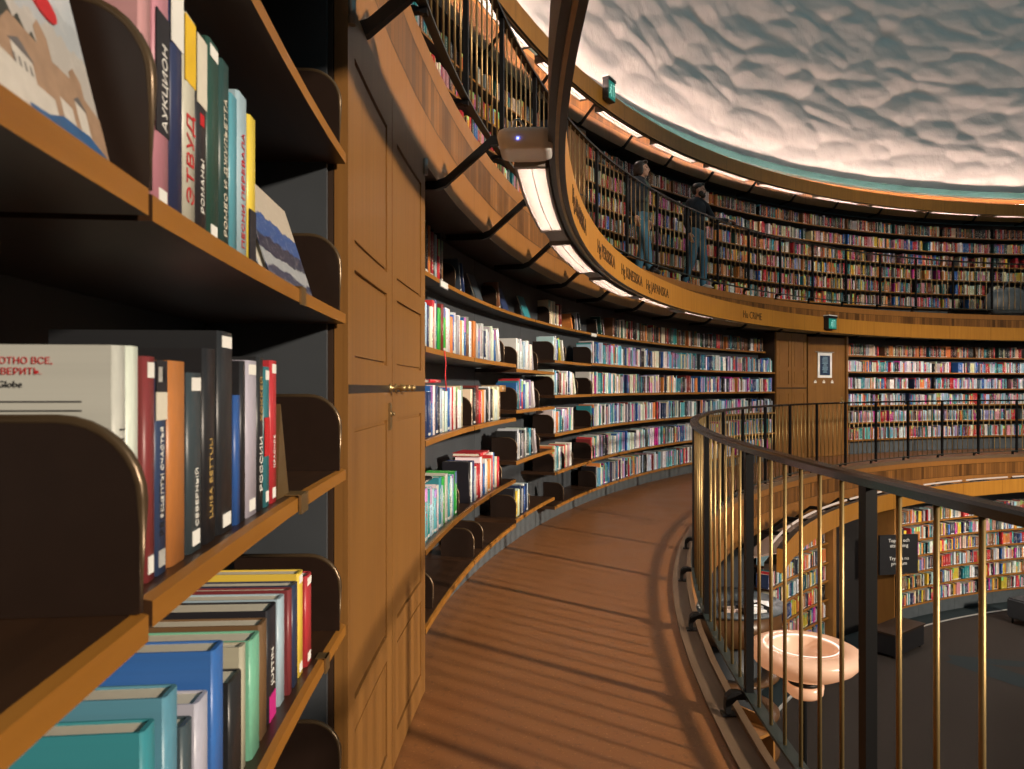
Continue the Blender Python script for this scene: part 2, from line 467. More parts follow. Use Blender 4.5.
# ------------------------------------------------------------------ lighting valances with brackets
def valance(label, R, z0, z1, rout, ztop, th0, th1, br_ths, Rb, zb, words, rin_reflector):
    t = tag(empty('lighting_valance', Matrix.Translation((0, 0, z0))), label, 'light valance')
    I = Matrix.Translation((0, 0, -z0))
    bm = NB()
    sweep(bm, [(R, z0), (R+0.07, z0), (R+0.07, z1), (R, z1)], th0, th1, 180, mis=[1, 1, 1, 0])
    mobj('curved_board', bm, [MT['ring'], MT['ring_back']], t, I)
    bm = NB()
    sweep(bm, [(R+0.028, z0-0.012), (R+0.042, z0-0.012), (R+0.042, z0), (R+0.028, z0)], th0, th1, 180)
    mobj('edge_bead', bm, MT['dullbrass'], t, I)
    bm = NB() if rin_reflector else None
    if bm: sweep(bm, [(R+0.072, ztop-0.06), (rin_reflector, ztop-0.16), (rin_reflector, ztop-0.145), (R+0.072, ztop-0.045)], th0, th1, 180)
    if bm: mobj('reflector', bm, MT['reflector'], t, I)
    if len(words) == 0 and z0 > 0:  # added pan that keeps the cove tubes from lighting the soffit below
        bm = NB(); sweep(bm, [(R+0.071, z1-0.006), (R+0.27, z1-0.006), (R+0.27, z1), (R+0.071, z1)], th0, th1, 180)
        mobj('light_block_tray', bm, MT['ring_back'], t, I)
    for b in br_ths:
        bm = NB()
        pts = [P(Rb+0.28, b, zb+0.006), P(Rb+0.03, b, zb+0.002), P(Rb-0.02, b, zb+0.018), P(Rb-0.25, b, z1-0.028), P(Rb-0.29, b, z1-0.026), P(R+0.06, b, z1-0.026)]
        tang = Vector((math.sin(rad(b)), -math.cos(rad(b)), 0))*0.016
        hgt = Vector((0, 0, 0.022))
        vv = [[bm.verts.new(p+s*tang+k*hgt) for s, k in ((-1, -1), (1, -1), (1, 1), (-1, 1))] for p in pts]
        for a, c in zip(vv, vv[1:]):
            for k in range(4): bm.faces.new((a[k], a[(k+1) % 4], c[(k+1) % 4], c[k]))
        bm.faces.new(vv[0]); bm.faces.new(vv[-1]); bmesh.ops.recalc_face_normals(bm, faces=bm.faces[:])
        mobj('bracket', bm, MT['iron'], t, I)
    for s, th, zoff, size in words:
        bm = text_bm(s, size, 0.002)
        for v in bm.verts:
            x, y, zz = v.co
            v.co = P(R-0.002-zz, th-math.degrees(x/R), z0+zoff+y)
        bmesh.ops.reverse_faces(bm, faces=bm.faces[:])
        mobj('lettering', bm, MT['letter'], t, I)
    return t

BR = [180.3]+[173.9-5.06*k for k in range(0, 23)]
valance('long curved wooden light valance in front of the middle gallery, lettered with language names', 13.15, 2.316, 2.577, 13.45, 2.577, 60, 200, BR, 13.77, 2.335,
        [('Hg ARABISKA', 171.3, 0.075, 0.155), ('Hg PERSISKA', 164.6, 0.075, 0.155), ('Hg KINESISKA', 159.6, 0.075, 0.15), ('Hg JAPANSKA', 154.9, 0.075, 0.15), ('Hu CRIME', 138.7, 0.075, 0.155)], 0)
valance('plain curved wooden light valance below the plaster wall, over the upper gallery', 14.45, 5.272, 5.525, 14.75, 5.525, 60, 200, [180.5-5.06*k+0.0 for k in range(0, 24)], 15.04, 5.255, [], 0)
valance('curved wooden light valance with pale trough under the middle gallery, over the hall', 11.80, -0.585, -0.335, 12.1, -0.335, 60, 153.2, [148.6-5.06*k for k in range(0, 15)], 12.43, -0.575, [], 12.20)

# ------------------------------------------------------------------ strip lights
NTH = ['first', 'second', 'third', 'fourth', 'fifth', 'sixth', 'seventh', 'eighth', 'ninth', 'tenth', 'eleventh', 'twelfth', 'thirteenth', 'fourteenth', 'fifteenth', 'sixteenth', 'seventeenth', 'eighteenth', 'nineteenth', 'twentieth']
def nth(k):
    if k < 20: return NTH[k]
    if k < 29: return 'twenty-'+NTH[k-20]
    if k == 29: return 'thirtieth'
    if k < 39: return 'thirty-'+NTH[k-30]
    if k == 39: return 'fortieth'
    if k < 49: return 'forty-'+NTH[k-40]
    return 'fiftieth' if k == 49 else 'fifty-'+NTH[min(k-50, 9)]

def strip_light(label, R0, R1, th0, th1, z, h, group, fins=True, tube_z=None, mat=None):
    tm = (th0+th1)/2
    t = tag(empty('strip_light', Matrix.Translation(P((R0+R1)/2, tm, z))), label, 'ceiling light', group)
    I = Matrix.Translation(-P((R0+R1)/2, tm, z))
    n = 8
    bm = NB()                                             # open-bottomed housing
    w = 0.012
    sweep(bm, [(R0-w, z-0.006), (R0-w, z+h), (R1+w, z+h), (R1+w, z-0.006), (R1, z-0.006), (R1, z+h-w), (R0, z+h-w), (R0, z-0.006)], th0, th1, n)
    arcbox(bm, R0-w, R1+w, th0, th0-0.14*(1 if th0 > th1 else -1), z-0.006, z+h, 1); arcbox(bm, R0-w, R1+w, th1+0.14*(1 if th0 > th1 else -1), th1, z-0.006, z+h, 1)
    mobj('housing', bm, MT['lampgrey'], t, I)
    bm = NB()
    Rm = (R0+R1)/2
    arcbox(bm, Rm-0.013, Rm+0.013, th0-0.2, th1+0.2, z+0.048, z+0.066, n)
    mobj('lamp_tube', bm, mat or E_LOUVRE, t, I)
    bm = NB(); sweep(bm, [(R0+0.001, z+0.004), (R0+0.003, z+0.068), (R1-0.003, z+0.068), (R1-0.001, z+0.004)], th0-0.16, th1+0.16, n, closed=False)
    mobj('inner_reflector', bm, MT['reflector'], t, I)
    if fins:
        bm = NB()
        k = 30
        for i in range(1, k):
            a = th0+(th1-th0)*i/k
            q = [P(R0, a, z+0.0), P(R1, a, z+0.0), P(R1, a, z+0.045), P(R0, a, z+0.045)]
            quad(bm, q)
        arcbox(bm, (R0+R1)/2-0.001, (R0+R1)/2+0.001, th0, th1, z, z+0.02, n)
        mobj('louvre', bm, MT['lampfin'], t, I)
    return t

LTH = [(175.62, 169.83), (168.22, 162.68), (161.15, 155.45)]
a = 153.9
while a > 84: LTH.append((a, a-5.6)); a -= 7.25
for k, (a, b) in enumerate(LTH):
    lb = ['lit louvred strip light hanging nearest, under the grey router box', 'second lit strip light along the lettered valance, past the router', 'third lit strip light along the lettered valance, past the router'][k] if k < 3 else f'lit strip light behind the lettered valance, {nth(k)} along from the router'
    strip_light(lb, 13.237, 13.360, a, b, 2.30 if k < 3 else 2.345, 0.085, 'strip lights of the middle gallery', fins=k < 8)
for k in range(len(LTH)-1):                               # joint pieces between lamps
    a, b = LTH[k][1], LTH[k+1][0]
    if k < 4:
        bm = NB(); arcbox(bm, 13.237, 13.360, a-0.15, b+0.15, 2.312, 2.375)
        tag(mobj('junction_box', bm, MT['lampgrey']), f'grey box joining the {nth(k)} and {nth(k+1)} strip lights from the router', 'junction box', 'junction boxes between strip lights')
a = 166.6; k = 0
while a > 86:
    strip_light(f'lit strip light under the plaster wall, {nth(k)} along the top valance', 14.537, 14.645, a, a-5.3, 5.285, 0.085, 'strip lights of the upper gallery', fins=k < 12)
    a -= 6.75; k += 1
    if k == 3: a -= 0.3
a = 152.6; k = 0
while a > 92:
    strip_light(f'lit strip light under the middle gallery floor, {nth(k)} along its valance', 11.886, 12.0, a, a-5.3, -0.60, 0.07, 'strip lights over the hall shelves', fins=False)
    a -= 6.9; k += 1
# bare tubes lying in the troughs on top of the valances
def tubes(R, z, th0, th1, seg, gap, mat, label, grp, rr=0.014):
    k = 0; a = th0
    while a > th1:
        bm = NB()
        pts = [P(R, a-seg*i/6, z) for i in range(7)]
        tube(bm, pts, rr, 6)
        o = mobj('fluorescent_tube', bm, mat)
        tag(o, f'{nth(k)} {label}', 'light tube', grp)
        a -= seg+gap; k += 1
tubes(11.93, -0.315, 152.6, 92, 5.4, 0.7, E_TUBE, 'bare light tube along the trough above the hall shelves', 'trough tubes over the hall')
tubes(13.29, 2.555, 152, 92, 5.4, 0.7, E_TUBE, 'light tube hidden behind the lettered valance top', 'hidden tubes of the middle valance')
tubes(14.60, 5.547, 174, 66, 5.6, 0.5, E_COVE, 'light tube hidden behind the top valance, washing the plaster wall', 'hidden tubes of the top valance', 0.02)

# ------------------------------------------------------------------ railings
def railing(label, R, zf, posts, step, nb, th_hi, th_lo, barmat='brass'):
    t = tag(empty('railing', Matrix.Translation((0, 0, zf))), label, 'railing')
    ztop = 1.103 if zf < 1 else 1.126
    bm = NB(); sweep(bm, [(R-0.028, ztop-0.026), (R+0.028, ztop-0.026), (R+0.028, ztop-0.006), (R+0.020, ztop), (R-0.020, ztop), (R-0.028, ztop-0.006)], th_hi, th_lo, 130)
    mobj('handrail', bm, MT['handrail'], t)
    bm = NB(); sweep(bm, [(R-0.022, 0.100), (R+0.022, 0.100), (R+0.022, 0.112), (R-0.022, 0.112)], th_hi, th_lo, 130)
    mobj('bottom_rail', bm, MT['flatbar'], t)
    pm = NB(); box(pm, -0.019, 0.019, -0.015, 0.015, 0.075, ztop-0.02)
    pme = None; fme = None; bme = None
    rest = NB(); cnt = 0
    for k, p in enumerate(posts):
        Mp = frame(R, p, 0)
        if pme is None:
            o = mobj('post', pm, MT['iron'], t, Mp); pme = o.data
            fm = NB()                                      # bent foot: out from the post, then down to the kerb
            prof = [(0.0, 0.086), (0.03, 0.10), (0.06, 0.098), (0.08, 0.078), (0.084, 0.05), (0.084, 0.02)]
            prev = None
            for y, z in prof:
                cur = [fm.verts.new((x, y+dy, z+dz)) for x, dy, dz in ((-0.02, -0.008, -0.016), (0.02, -0.008, -0.016), (0.02, 0.012, 0.012), (-0.02, 0.012, 0.012))]
                if prev:
                    for q in range(4): fm.faces.new((prev[q], prev[(q+1) % 4], cur[(q+1) % 4], cur[q]))
                else: fm.faces.new(cur)
                prev = cur
            fm.faces.new(prev[::-1]); box(fm, -0.028, 0.028, 0.055, 0.108, 0.012, 0.022)
            bmesh.ops.recalc_face_normals(fm, faces=fm.faces[:])
            f = mobj('foot_bracket', fm, MT['iron'], t, Mp); fme = f.data
            rb = NB(); tube(rb, [(0, 0, 0.106), (0, 0, ztop-0.02)], 0.0068, 8)
        else:
            for me, nm in ((pme, 'post'), (fme, 'foot_bracket')):
                o = bpy.data.objects.new(nm, me); C.objects.link(o); o.parent = t; o.matrix_local = Mp
        for i in range(1, nb+1):
            th = p-step*i/(nb+1)
            if th < th_lo: continue
            Mb = frame(R, th, 0)
            if cnt < 98:
                if bme is None:
                    o = mobj('baluster', rb, MT[barmat], t, Mb); bme = o.data
                else:
                    o = bpy.data.objects.new('baluster', bme); C.objects.link(o); o.parent = t; o.matrix_local = Mb
            else:
                c = P(R, th)
                tube(rest, [(c.x, c.y, 0.106), (c.x, c.y, ztop-0.02)], 0.0068, 5, cap=False)
            cnt += 1
    if cnt > 98:
        o = mobj('baluster_run', rest, MT[barmat], t); o['kind'] = 'stuff'
    else: rest.free()
    return t
railing('black railing with brass bars curving along the floor of the middle gallery', 12.415, 0.0, [185.78-4.67*k for k in range(0, 23)], 4.67, 6, 190, 78)
railing('black railing on the upper gallery, in front of the two people', 13.775, CH, [175.5-4.3*k for k in range(0, 23)], 4.3, 6, 180, 78, 'dullbrass')

# ------------------------------------------------------------------ bookcases
def bookcase(label, Rf, depth, th_hi, th_lo, zf, ztop, shelves, top_recess=0.0, sides=(), group='bookcases'):
    """one bay: shelves is a list of board heights above the bay's floor, lowest first"""
    tm = (th_hi+th_lo)/2
    base = P(Rf+depth/2, tm, zf)
    t = tag(empty('bookcase', Matrix.Translation(base)), label, 'bookcase', group)
    off = -base
    for k, z in enumerate(shelves):
        R0 = Rf+(top_recess if k == len(shelves)-1 else 0)
        bm = NB()
        sweep(bm, [(R0, zf+z-0.028), (Rf+depth-0.02, zf+z-0.028), (Rf+depth-0.02, zf+z), (R0+0.012, zf+z), (R0, zf+z-0.003)], th_hi-0.01, th_lo+0.01, 6, mis=[0, 0, 0, 1, 1], off=off)
        mobj('shelf', bm, [MT['shelf'], MT['edge']], t)
    for th, s in sides:
        bm = NB(); arcbox(bm, Rf+0.045, Rf+depth-0.02, th, th+s*0.065, zf+0.005, zf+ztop, 1, off=off)
        mobj('side_panel', bm, MT['slate'], t)
    bm = NB(); arcbox(bm, Rf+depth-0.018, Rf+depth, th_hi, th_lo, zf+0.005, zf+ztop, 5, off=off); mobj('back_panel', bm, MT['slate'], t)
    bm = NB(); arcbox(bm, Rf+0.19, Rf+depth-0.03, th_hi, th_lo, zf+0.001, zf+shelves[0]-0.03, 5, off=off); mobj('plinth', bm, MT['plinth'], t)
    return t

# ------------------------------------------------------------------ books
PAL = {'n': (0.020, 0.035, 0.10), 'w': (0.66, 0.66, 0.64), 't': (0.030, 0.22, 0.26), 'k': (0.014, 0.014, 0.017), 'r': (0.46, 0.025, 0.035), 'g': (0.03, 0.33, 0.05),
       'o': (0.62, 0.22, 0.06), 'y': (0.66, 0.45, 0.05), 'm': (0.16, 0.025, 0.025), 'b': (0.025, 0.12, 0.38), 'l': (0.38, 0.55, 0.66), 'c': (0.60, 0.53, 0.38),
       's': (0.36, 0.38, 0.40), 'p': (0.55, 0.26, 0.30), 'v': (0.30, 0.26, 0.45), 'd': (0.045, 0.06, 0.075), 'u': (0.20, 0.095, 0.045), 'e': (0.16, 0.46, 0.34),
       'f': (0.025, 0.085, 0.070), 'a': (0.10, 0.36, 0.44), 'x': (0.42, 0.02, 0.22)}
NAMES = {'n': 'navy', 'w': 'white', 't': 'teal', 'k': 'black', 'r': 'red', 'g': 'green', 'o': 'orange', 'y': 'yellow', 'm': 'maroon', 'b': 'blue', 'l': 'pale blue', 'c': 'cream',
         's': 'grey', 'p': 'pink', 'v': 'violet', 'd': 'slate', 'u': 'brown', 'e': 'mint', 'f': 'dark green', 'a': 'turquoise', 'x': 'magenta'}
MIXES = {'cool': 'wwwwwllaatttbbnnkkddssvvrpcoxm', 'far': 'wwwwlllatttbbnkkdsspprrrcoovxm', 'warm': 'rrrooouuccwwppmmkkffttdyysbbx', 'old': 'uummkkkddffroocsnwtu', 'ground': 'rrppwwwltttnnkkkddoouuyyxbcs'}
def jitter(c, a=0.25):
    k = 1+random.uniform(-a, a)
    return tuple(max(0.004, min(0.8, x*k*(1+random.uniform(-0.12, 0.12)))) for x in c)

BOOKS = []                                     # every upright shelf book: dict(R, th, z, t, h, d, lean, col, key, label)
def add_book(R, th, z, t, h, d, key, lean=0.0, label=None, where=None, col=None, extra=None):
    BOOKS.append(dict(R=R, th=th, z=z, t=t, h=h, d=d, key=key, lean=lean, label=label, where=where, col=col or jitter(PAL[key]), extra=extra))

BOOKENDS = []
def add_bookend(R, th, z, label, h=0.175, d=0.21):
    BOOKENDS.append((R, th, z, label, h, d))

def run(codes, R, z, th, th_end, where, tmin=0.016, tmax=0.036, hmin=0.19, hmax=0.25, d=0.17, hs=None):
    """codes: letters are upright books; '/' makes the next one lean; '_' is 4 cm of empty board; '|' a bookend"""
    lean = 0.0; nbe = 0
    for c in codes:
        if c == '/': lean = random.uniform(14, 20); continue
        if c == '_': th -= math.degrees(0.04/R); continue
        if c == '|':
            nbe += 1
            add_bookend(R, th-0.05, z, f'brown rounded bookend, {nth(nbe-1)} along the {where}')
            th -= math.degrees(0.012/R); continue
        t = random.uniform(tmin, tmax); h = random.uniform(hmin, hmax)
        w = t/math.cos(rad(lean))+(h*math.sin(rad(lean)) if lean else 0)
        if th-math.degrees(w/R) < th_end: break
        add_book(R+random.uniform(0, 0.015), th-math.degrees((w-t/2 if lean else t/2)/R), z, t, h, d, c, -lean, where=where)
        th -= math.degrees((w+0.0012)/R); lean = 0.0
    return th

def fill(mix, R, z, th, th_end, where, tmin=0.016, tmax=0.038, hmin=0.185, hmax=0.245, gap=0.0, d=0.17):
    m = MIXES[mix]
    while True:
        if gap and random.random() < gap:
            th -= math.degrees(random.uniform(0.05, 0.22)/R)
        t = random.uniform(tmin, tmax)
        if th-math.degrees(t/R) < th_end: break
        c = random.choice(m)
        n = 1
        if random.random() < 0.12: n = random.randint(2, 4)
        h = random.uniform(hmin, hmax); col = jitter(PAL[c])
        for i in range(n):
            if th-math.degrees(t/R) < th_end: break
            add_book(R+random.uniform(0, 0.02), th-math.degrees(t/2/R), z, t, h if n > 1 else random.uniform(hmin, hmax), d, c, where=where, col=col if n > 1 else None)
            th -= math.degrees((t+0.001)/R)

RS = 13.785                                     # spines of the middle gallery's books
# the two bays beside the camera
bookcase('dark bookcase bay holding the castle picture book and the big dark bookend', 13.76, 0.36, 190.6, 186.02, 0, 2.34, [0.30, 0.735, 1.120, 1.520, 1.915])
bookcase('dark bookcase bay joined to the side of the tall wooden cupboard', 13.76, 0.36, 186.0, 181.37, 0, 2.34, [0.345, 0.745, 1.130, 1.517, 1.915], sides=((181.37, 1),))
UP = [(185.78, .026, .285, 'p', 'pale pink book, first beside the bookend on the upper near shelf'), (185.60, .040, .315, 'p', 'tall salmon book with black lettered block on the upper near shelf'),
      (185.42, .036, .285, 'n', 'navy book with a white head, beside the tall salmon book'), (185.245, .038, .255, 'w', 'white book lettered in big red capitals on the upper near shelf'),
      (185.075, .038, .252, 'k', 'black book with a cream head and red dot, beside the red lettered one'), (184.885, .045, .266, 'f', 'dark green book, widest on the upper near shelf'),
      (184.685, .036, .262, 'f', 'dark green book with pale vertical title beside the wide green book'), (184.52, .032, .232, 'a', 'turquoise and white book on the upper near shelf'),
      (184.345, .046, .250, 'l', 'pale blue book with red title on the upper near shelf'), (184.13, .036, .236, 'y', 'yellow topped thin book at the end of the upper near row')]
for th, t, h, k, lb in UP: add_book(RS, th, 1.5175, t, h, 0.17, k, label=lb, extra='near')
MID = [(185.955, .024, .240, 'w', 'white volume with printed back cover behind the big dark bookend', 13.792, .235), (185.845, .025, .241, 'w', 'second white volume, twin of the one with the printed cover', 13.791, .235),
       (185.735, .024, .232, 'm', 'dark red book just past the white volumes, middle near shelf', 13.785, .14), (185.612, .030, .228, 'n', 'navy book between the dark red and the orange book', 13.785, .14), (185.41, .050, .230, 'o', 'orange book with painted head on the middle near shelf', RS, .15),
       (185.165, .046, .218, 'd', 'slate blue book next to the orange book', RS, .15), (184.94, .044, .250, 'k', 'black book with vertical gold lettering on the middle near shelf', RS, .17), (184.66, .062, .277, 'k', 'tallest black album on the middle near shelf', RS, .22),
       (184.44, .022, .189, 'b', 'short bright blue book beside the black album', RS, .13), (184.33, .020, .240, 'k', 'thin black and white book on the middle near shelf', RS, .16), (184.14, .056, .242, 's', 'thick pale grey book on the middle near shelf', RS, .17),
       (183.94, .030, .250, 'k', 'black book with gold and white lettering, fourth from the brass wedge', RS, .17), (183.78, .030, .235, 't', 'teal book with a red middle, beside the red one', RS, .17), (183.60, .036, .247, 'r', 'red book leaning on the brass wedge bookend', RS, .17)]
for th, t, h, k, lb, R, d in MID: add_book(R, th, 1.1305, t, h, d, k, label=lb, extra='near')
LOW = [(182.47, .046, .190, 'r', 'red orange book at the far end of the lower near row'), (182.72, .040, .210, 'y', 'yellow book beside the red orange one, lower near row'), (182.93, .036, .200, 'n', 'navy book beside the yellow one, lower near row'),
       (183.09, .022, .200, 'm', 'thin maroon book in the lower near row'), (183.26, .040, .197, 'l', 'pale blue book in the lower near row'), (183.52, .058, .198, 'k', 'black and white book with a magenta foot, lower near row'),
       (183.79, .042, .192, 'u', 'copper brown book in the lower near row'), (184.03, .050, .188, 'e', 'mint green book in the lower near row'), (184.22, .024, .190, 'c', 'thin cream book in the lower near row'),
       (184.46, .056, .165, 'k', 'short black book with cream pages, lower near row'), (184.76, .044, .235, 'b', 'thick blue book standing tall in the lower near row'), (185.00, .044, .190, 'w', 'white book in front of the thick blue one'),
       (185.21, .032, .182, 'd', 'slate book beside the white one, lower near row'), (185.42, .040, .240, 'a', 'turquoise clothbound book standing tall in the lower near row'), (185.68, .034, .230, 't', 'dark teal book at the near end of the lower row')]
for th, t, h, k, lb in LOW: add_book(RS+random.uniform(0, .008), th, 0.7455, t, h, 0.20, k, label=lb, extra='near')
for th, z, lb in ((185.965, 1.5205, 'tall dark rounded bookend beside the castle picture book'), (181.60, 1.5175, 'dark rounded bookend against the cupboard side, upper near shelf'),
                  (185.965+.09, 1.1205, 'big dark rounded bookend in front of the white volumes'), (181.60, 1.1305, 'dark rounded bookend against the cupboard side, middle near shelf'),
                  (181.60, 0.7455, 'dark rounded bookend against the cupboard side, lower near shelf'), (181.60, 0.3455, 'dark rounded bookend against the cupboard side, lowest near shelf'), (181.60, 1.9155, 'dark rounded bookend in shade on the topmost near shelf')):
    add_bookend(13.764, th, z, lb, 0.18, 0.25)

# bays past the cupboard
B1 = 'first bay past the cupboard'; B2 = 'second bay past the cupboard'; B3 = 'third bay past the cupboard'; B4 = 'fourth bay past the cupboard'
TH = [175.70-5.2*k for k in range(10)]          # bay limits
TH[9] = 128.95
zb1 = [0.275, 0.62, 1.10, 1.517, 1.985]; zb3 = [0.30, 0.755, 1.157, 1.482, 1.985]; zb4 = [0.205, 0.53, 0.895, 1.262, 1.597, 1.985]; zb5 = [0.205, 0.54, 0.90, 1.265, 1.610, 1.985]
for k in range(9):
    bookcase(f'brown bookcase bay on the middle gallery, {nth(k)} past the wooden cupboard', 13.76, 0.36, TH[k]-0.01, TH[k+1]+0.01, 0, 2.34, [zb1, zb1, zb3, zb4, zb5, zb5, zb5, zb5, zb5][k], top_recess=0.19)
def sh(k, b): return f'{["lowest", "second lowest", "third", "fourth", "fifth", "top"][k]} shelf, {b}'
e0 = 0.15
t1, t2, t3, t4 = TH[0]-e0, TH[1]-e0, TH[2]-e0, TH[3]-e0
tsh = lambda th: 'top shelf past the cupboard'
TW = 'top shelf past the cupboard'
run('kdskmokrksrku', 13.975, 1.986, 172.35, 169.15, TW+', first group', .030, .046, .25, .31)
run('|__/d/n', 13.975, 1.986, 169.1, 165.3, TW+', first group', .02, .03, .2, .24)
run('|_/u', 13.975, 1.986, 164.6, 162.0, TW+', second group', .02, .03, .16, .22)
run('|ccccncrm', 13.975, 1.986, 158.1, 155.3, TW+', cream set', .040, .056, .21, .25)
run('/o|_/s/d', 13.975, 1.986, 155.2, 151.0, TW+', third group', .02, .034, .17, .22)
run('|/d_/f|/s', 13.975, 1.986, 151.9, 149.0, TW+', fourth group', .02, .034, .17, .23)
run('nlwlnwrwtgmgowwobwswowbuswnlwswkws', RS, 1.5175, t1, TH[1]-.3, sh(3, B1), .034, .058, .20, .25)
run('oswbswnwlswwbs/w_|', RS, 1.5175, t2-.4, TH[2], sh(3, B2), .034, .058, .19, .245)
run('|wwswslwwsw/w_|', RS, 1.4825, t3-.3, TH[3], sh(3, B3), .036, .058, .2, .25)
run('ttntnlbwnkwlwdwbwrwmrwwc', RS, 1.1005, t1, TH[1]-.2, sh(2, B1), .034, .056, .20, .25)
run('|cmkmmrwowkkwkcwwcu', RS, 1.1005, t2+.1, TH[2], sh(2, B2), .034, .058, .2, .245)
run('|btrbrwbwlwvs/w__|', RS, 1.1575, t3-.3, TH[3], sh(2, B3), .032, .05, .2, .25)
run('lwawtllawtlgstwlag|', RS, 0.6205, t1, TH[1], sh(1, B1), .036, .060, .20, .26)
run('kwnswrrwobwcowrwbcr_|', RS, 0.6205, t2+.1, TH[2], sh(1, B2), .032, .056, .2, .26)
run('|kswdskswdft/k/s_|', RS, 0.7555, t3-.3, TH[3], sh(1, B3), .032, .05, .2, .25)
run('______|', RS, 0.2755, t1, TH[1], sh(0, B1)); run('_|______|', RS, 0.2755, t2, TH[2], sh(0, B2))
run('_|kywwynswnwbnl|', RS, 0.3005, t3, TH[3], sh(0, B3), .022, .042, .2, .24)
run('|lcwswb/y/w|', RS, 1.5975, t4, TH[4], sh(4, B4), .022, .04, .19, .235)
run('|wssalkwmrcwrpw|kwbnlwwc/w|', RS, 1.2625, t4, TH[4], sh(3, B4), .020, .04, .2, .245)
run('|wawloollt|wslvvxvwacw|', RS, 0.8955, t4, TH[4], sh(2, B4), .022, .042, .2, .25)
run('|ocllawwwt_|crcwppww|', RS, 0.5305, t4, TH[4], sh(1, B4), .022, .044, .2, .25)
run('________|', RS, 0.2055, t4, TH[4], sh(0, B4))
for k in range(4, 9):
    b = f'{nth(k)} bay past the cupboard'
    for j, z in enumerate(zb5):
        top = j == 5
        th = TH[k]-e0
        if k == 4 and j == 0:
            th = run('____|ks', RS, z+.0005, th, TH[k+1]+e0, sh(j, b))
        elif k == 4 and j < 5: th = run(['', '|mrcu|', '|tt|', '|w|', '|l|'][j] if j else '', RS, z+.0005, th, TH[k+1]+e0, sh(j, b))
        elif k == 4 and top:
            th = 148.9
        fill('old' if top else 'cool', 13.975 if top else RS, z+.0005, th, TH[k+1]+e0, ('top shelf, ' if top else sh(j, b).split(',')[0]+', ')+b, .016, .036, .2, .25)

# far side of the middle gallery, past the door
zfar = [0.305, 0.645, 0.985, 1.315, 1.655, 1.985]
a = 119.3; k = 0
while a > 79:
    lo_ = a-5.2
    bookcase(f'bookcase bay across the middle gallery, {nth(k)} past the poster door', 13.76, 0.36, a-.01, lo_+.01, 0, 2.34, zfar, top_recess=0.12)
    for j, z in enumerate(zfar):
        fill('old' if j == 5 else 'far', 13.90 if j == 5 else RS, z+.0005, a-.12, lo_+.12, 'far', .016, .038, .185, .235, gap=0.012)
    a = lo_; k += 1
# upper gallery
zup = [0.29, 0.62, 0.95, 1.28, 1.61, 1.955]
a = 178.0; k = 0
while a > 79:
    lo_ = a-5.2
    if abs(a-146.8) < 0.1: lo_ = a-2.7                   # a narrow cupboard stands here
    if lo_ != a-2.7:
        bookcase(f'tall bookcase bay on the upper gallery, {nth(k)} counted from above the cupboard', 15.08, 0.33, a-.01, lo_+.01, CH, 2.33, zup)
        for j, z in enumerate(zup):
            g = 0.012 + (0.05 if a < 110 and j in (2, 3, 1) else 0)
            fill('old' if j == 5 else 'warm', 15.105, CH+z+.0005, a-.12, lo_+.12, 'upper', .018, .042, .19, .24, gap=g)
        k += 1
    a = lo_
# hall (ground) floor
zg = [0.33, 0.62, 0.91, 1.20, 1.49, 1.80]
k = 0
for a, lo_ in ((142.0, 136.9), (136.9, 131.9), (121.9, 117.2), (117.2, 112.5), (112.5, 107.8), (107.8, 103.1), (103.1, 98.4), (98.4, 93.7), (93.7, 89.0), (89.0, 84.3)):
    bookcase(f'bookcase bay on the hall floor, {nth(k)} along the wall under the middle gallery', 12.47, 0.33, a-.01, lo_+.01, -CH, 2.34, zg)
    for j, z in enumerate(zg):
        fill('ground', 12.495, -CH+z+.0005, a-.12, lo_+.12, 'ground', .018, .04, .185, .235, gap=0.015)
    k += 1
for th, lb in ((131.6, 'oak end panel standing at one side of the dark passage in the hall'), (122.2, 'oak end panel standing behind the black sign in the hall')):
    bm = NB(); arcbox(bm, 12.40, 12.79, th-.25, th+.25, 0.005, 2.33, 1, off=Vector((0, 0, 0)))
    o = mobj('end_panel', bm, MT['oak']); o.location = (0, 0, -CH); tag(o, lb, 'panel')
# the passage between them: a black panel painting its unlit depth
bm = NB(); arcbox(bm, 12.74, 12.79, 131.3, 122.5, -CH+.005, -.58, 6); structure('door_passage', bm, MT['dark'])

# --- individual books and the rest in one mesh
CAM = Vector((-13.34256, -2.12135, 1.33))
for b in BOOKS: b['dist'] = (P(b['R'], b['th'], b['z']+b['h']/2)-CAM).length
BOOKS.sort(key=lambda b: (b['extra'] != 'near', b['where'] in ('far', 'upper', 'ground'), b['dist']))
SOLO = 286

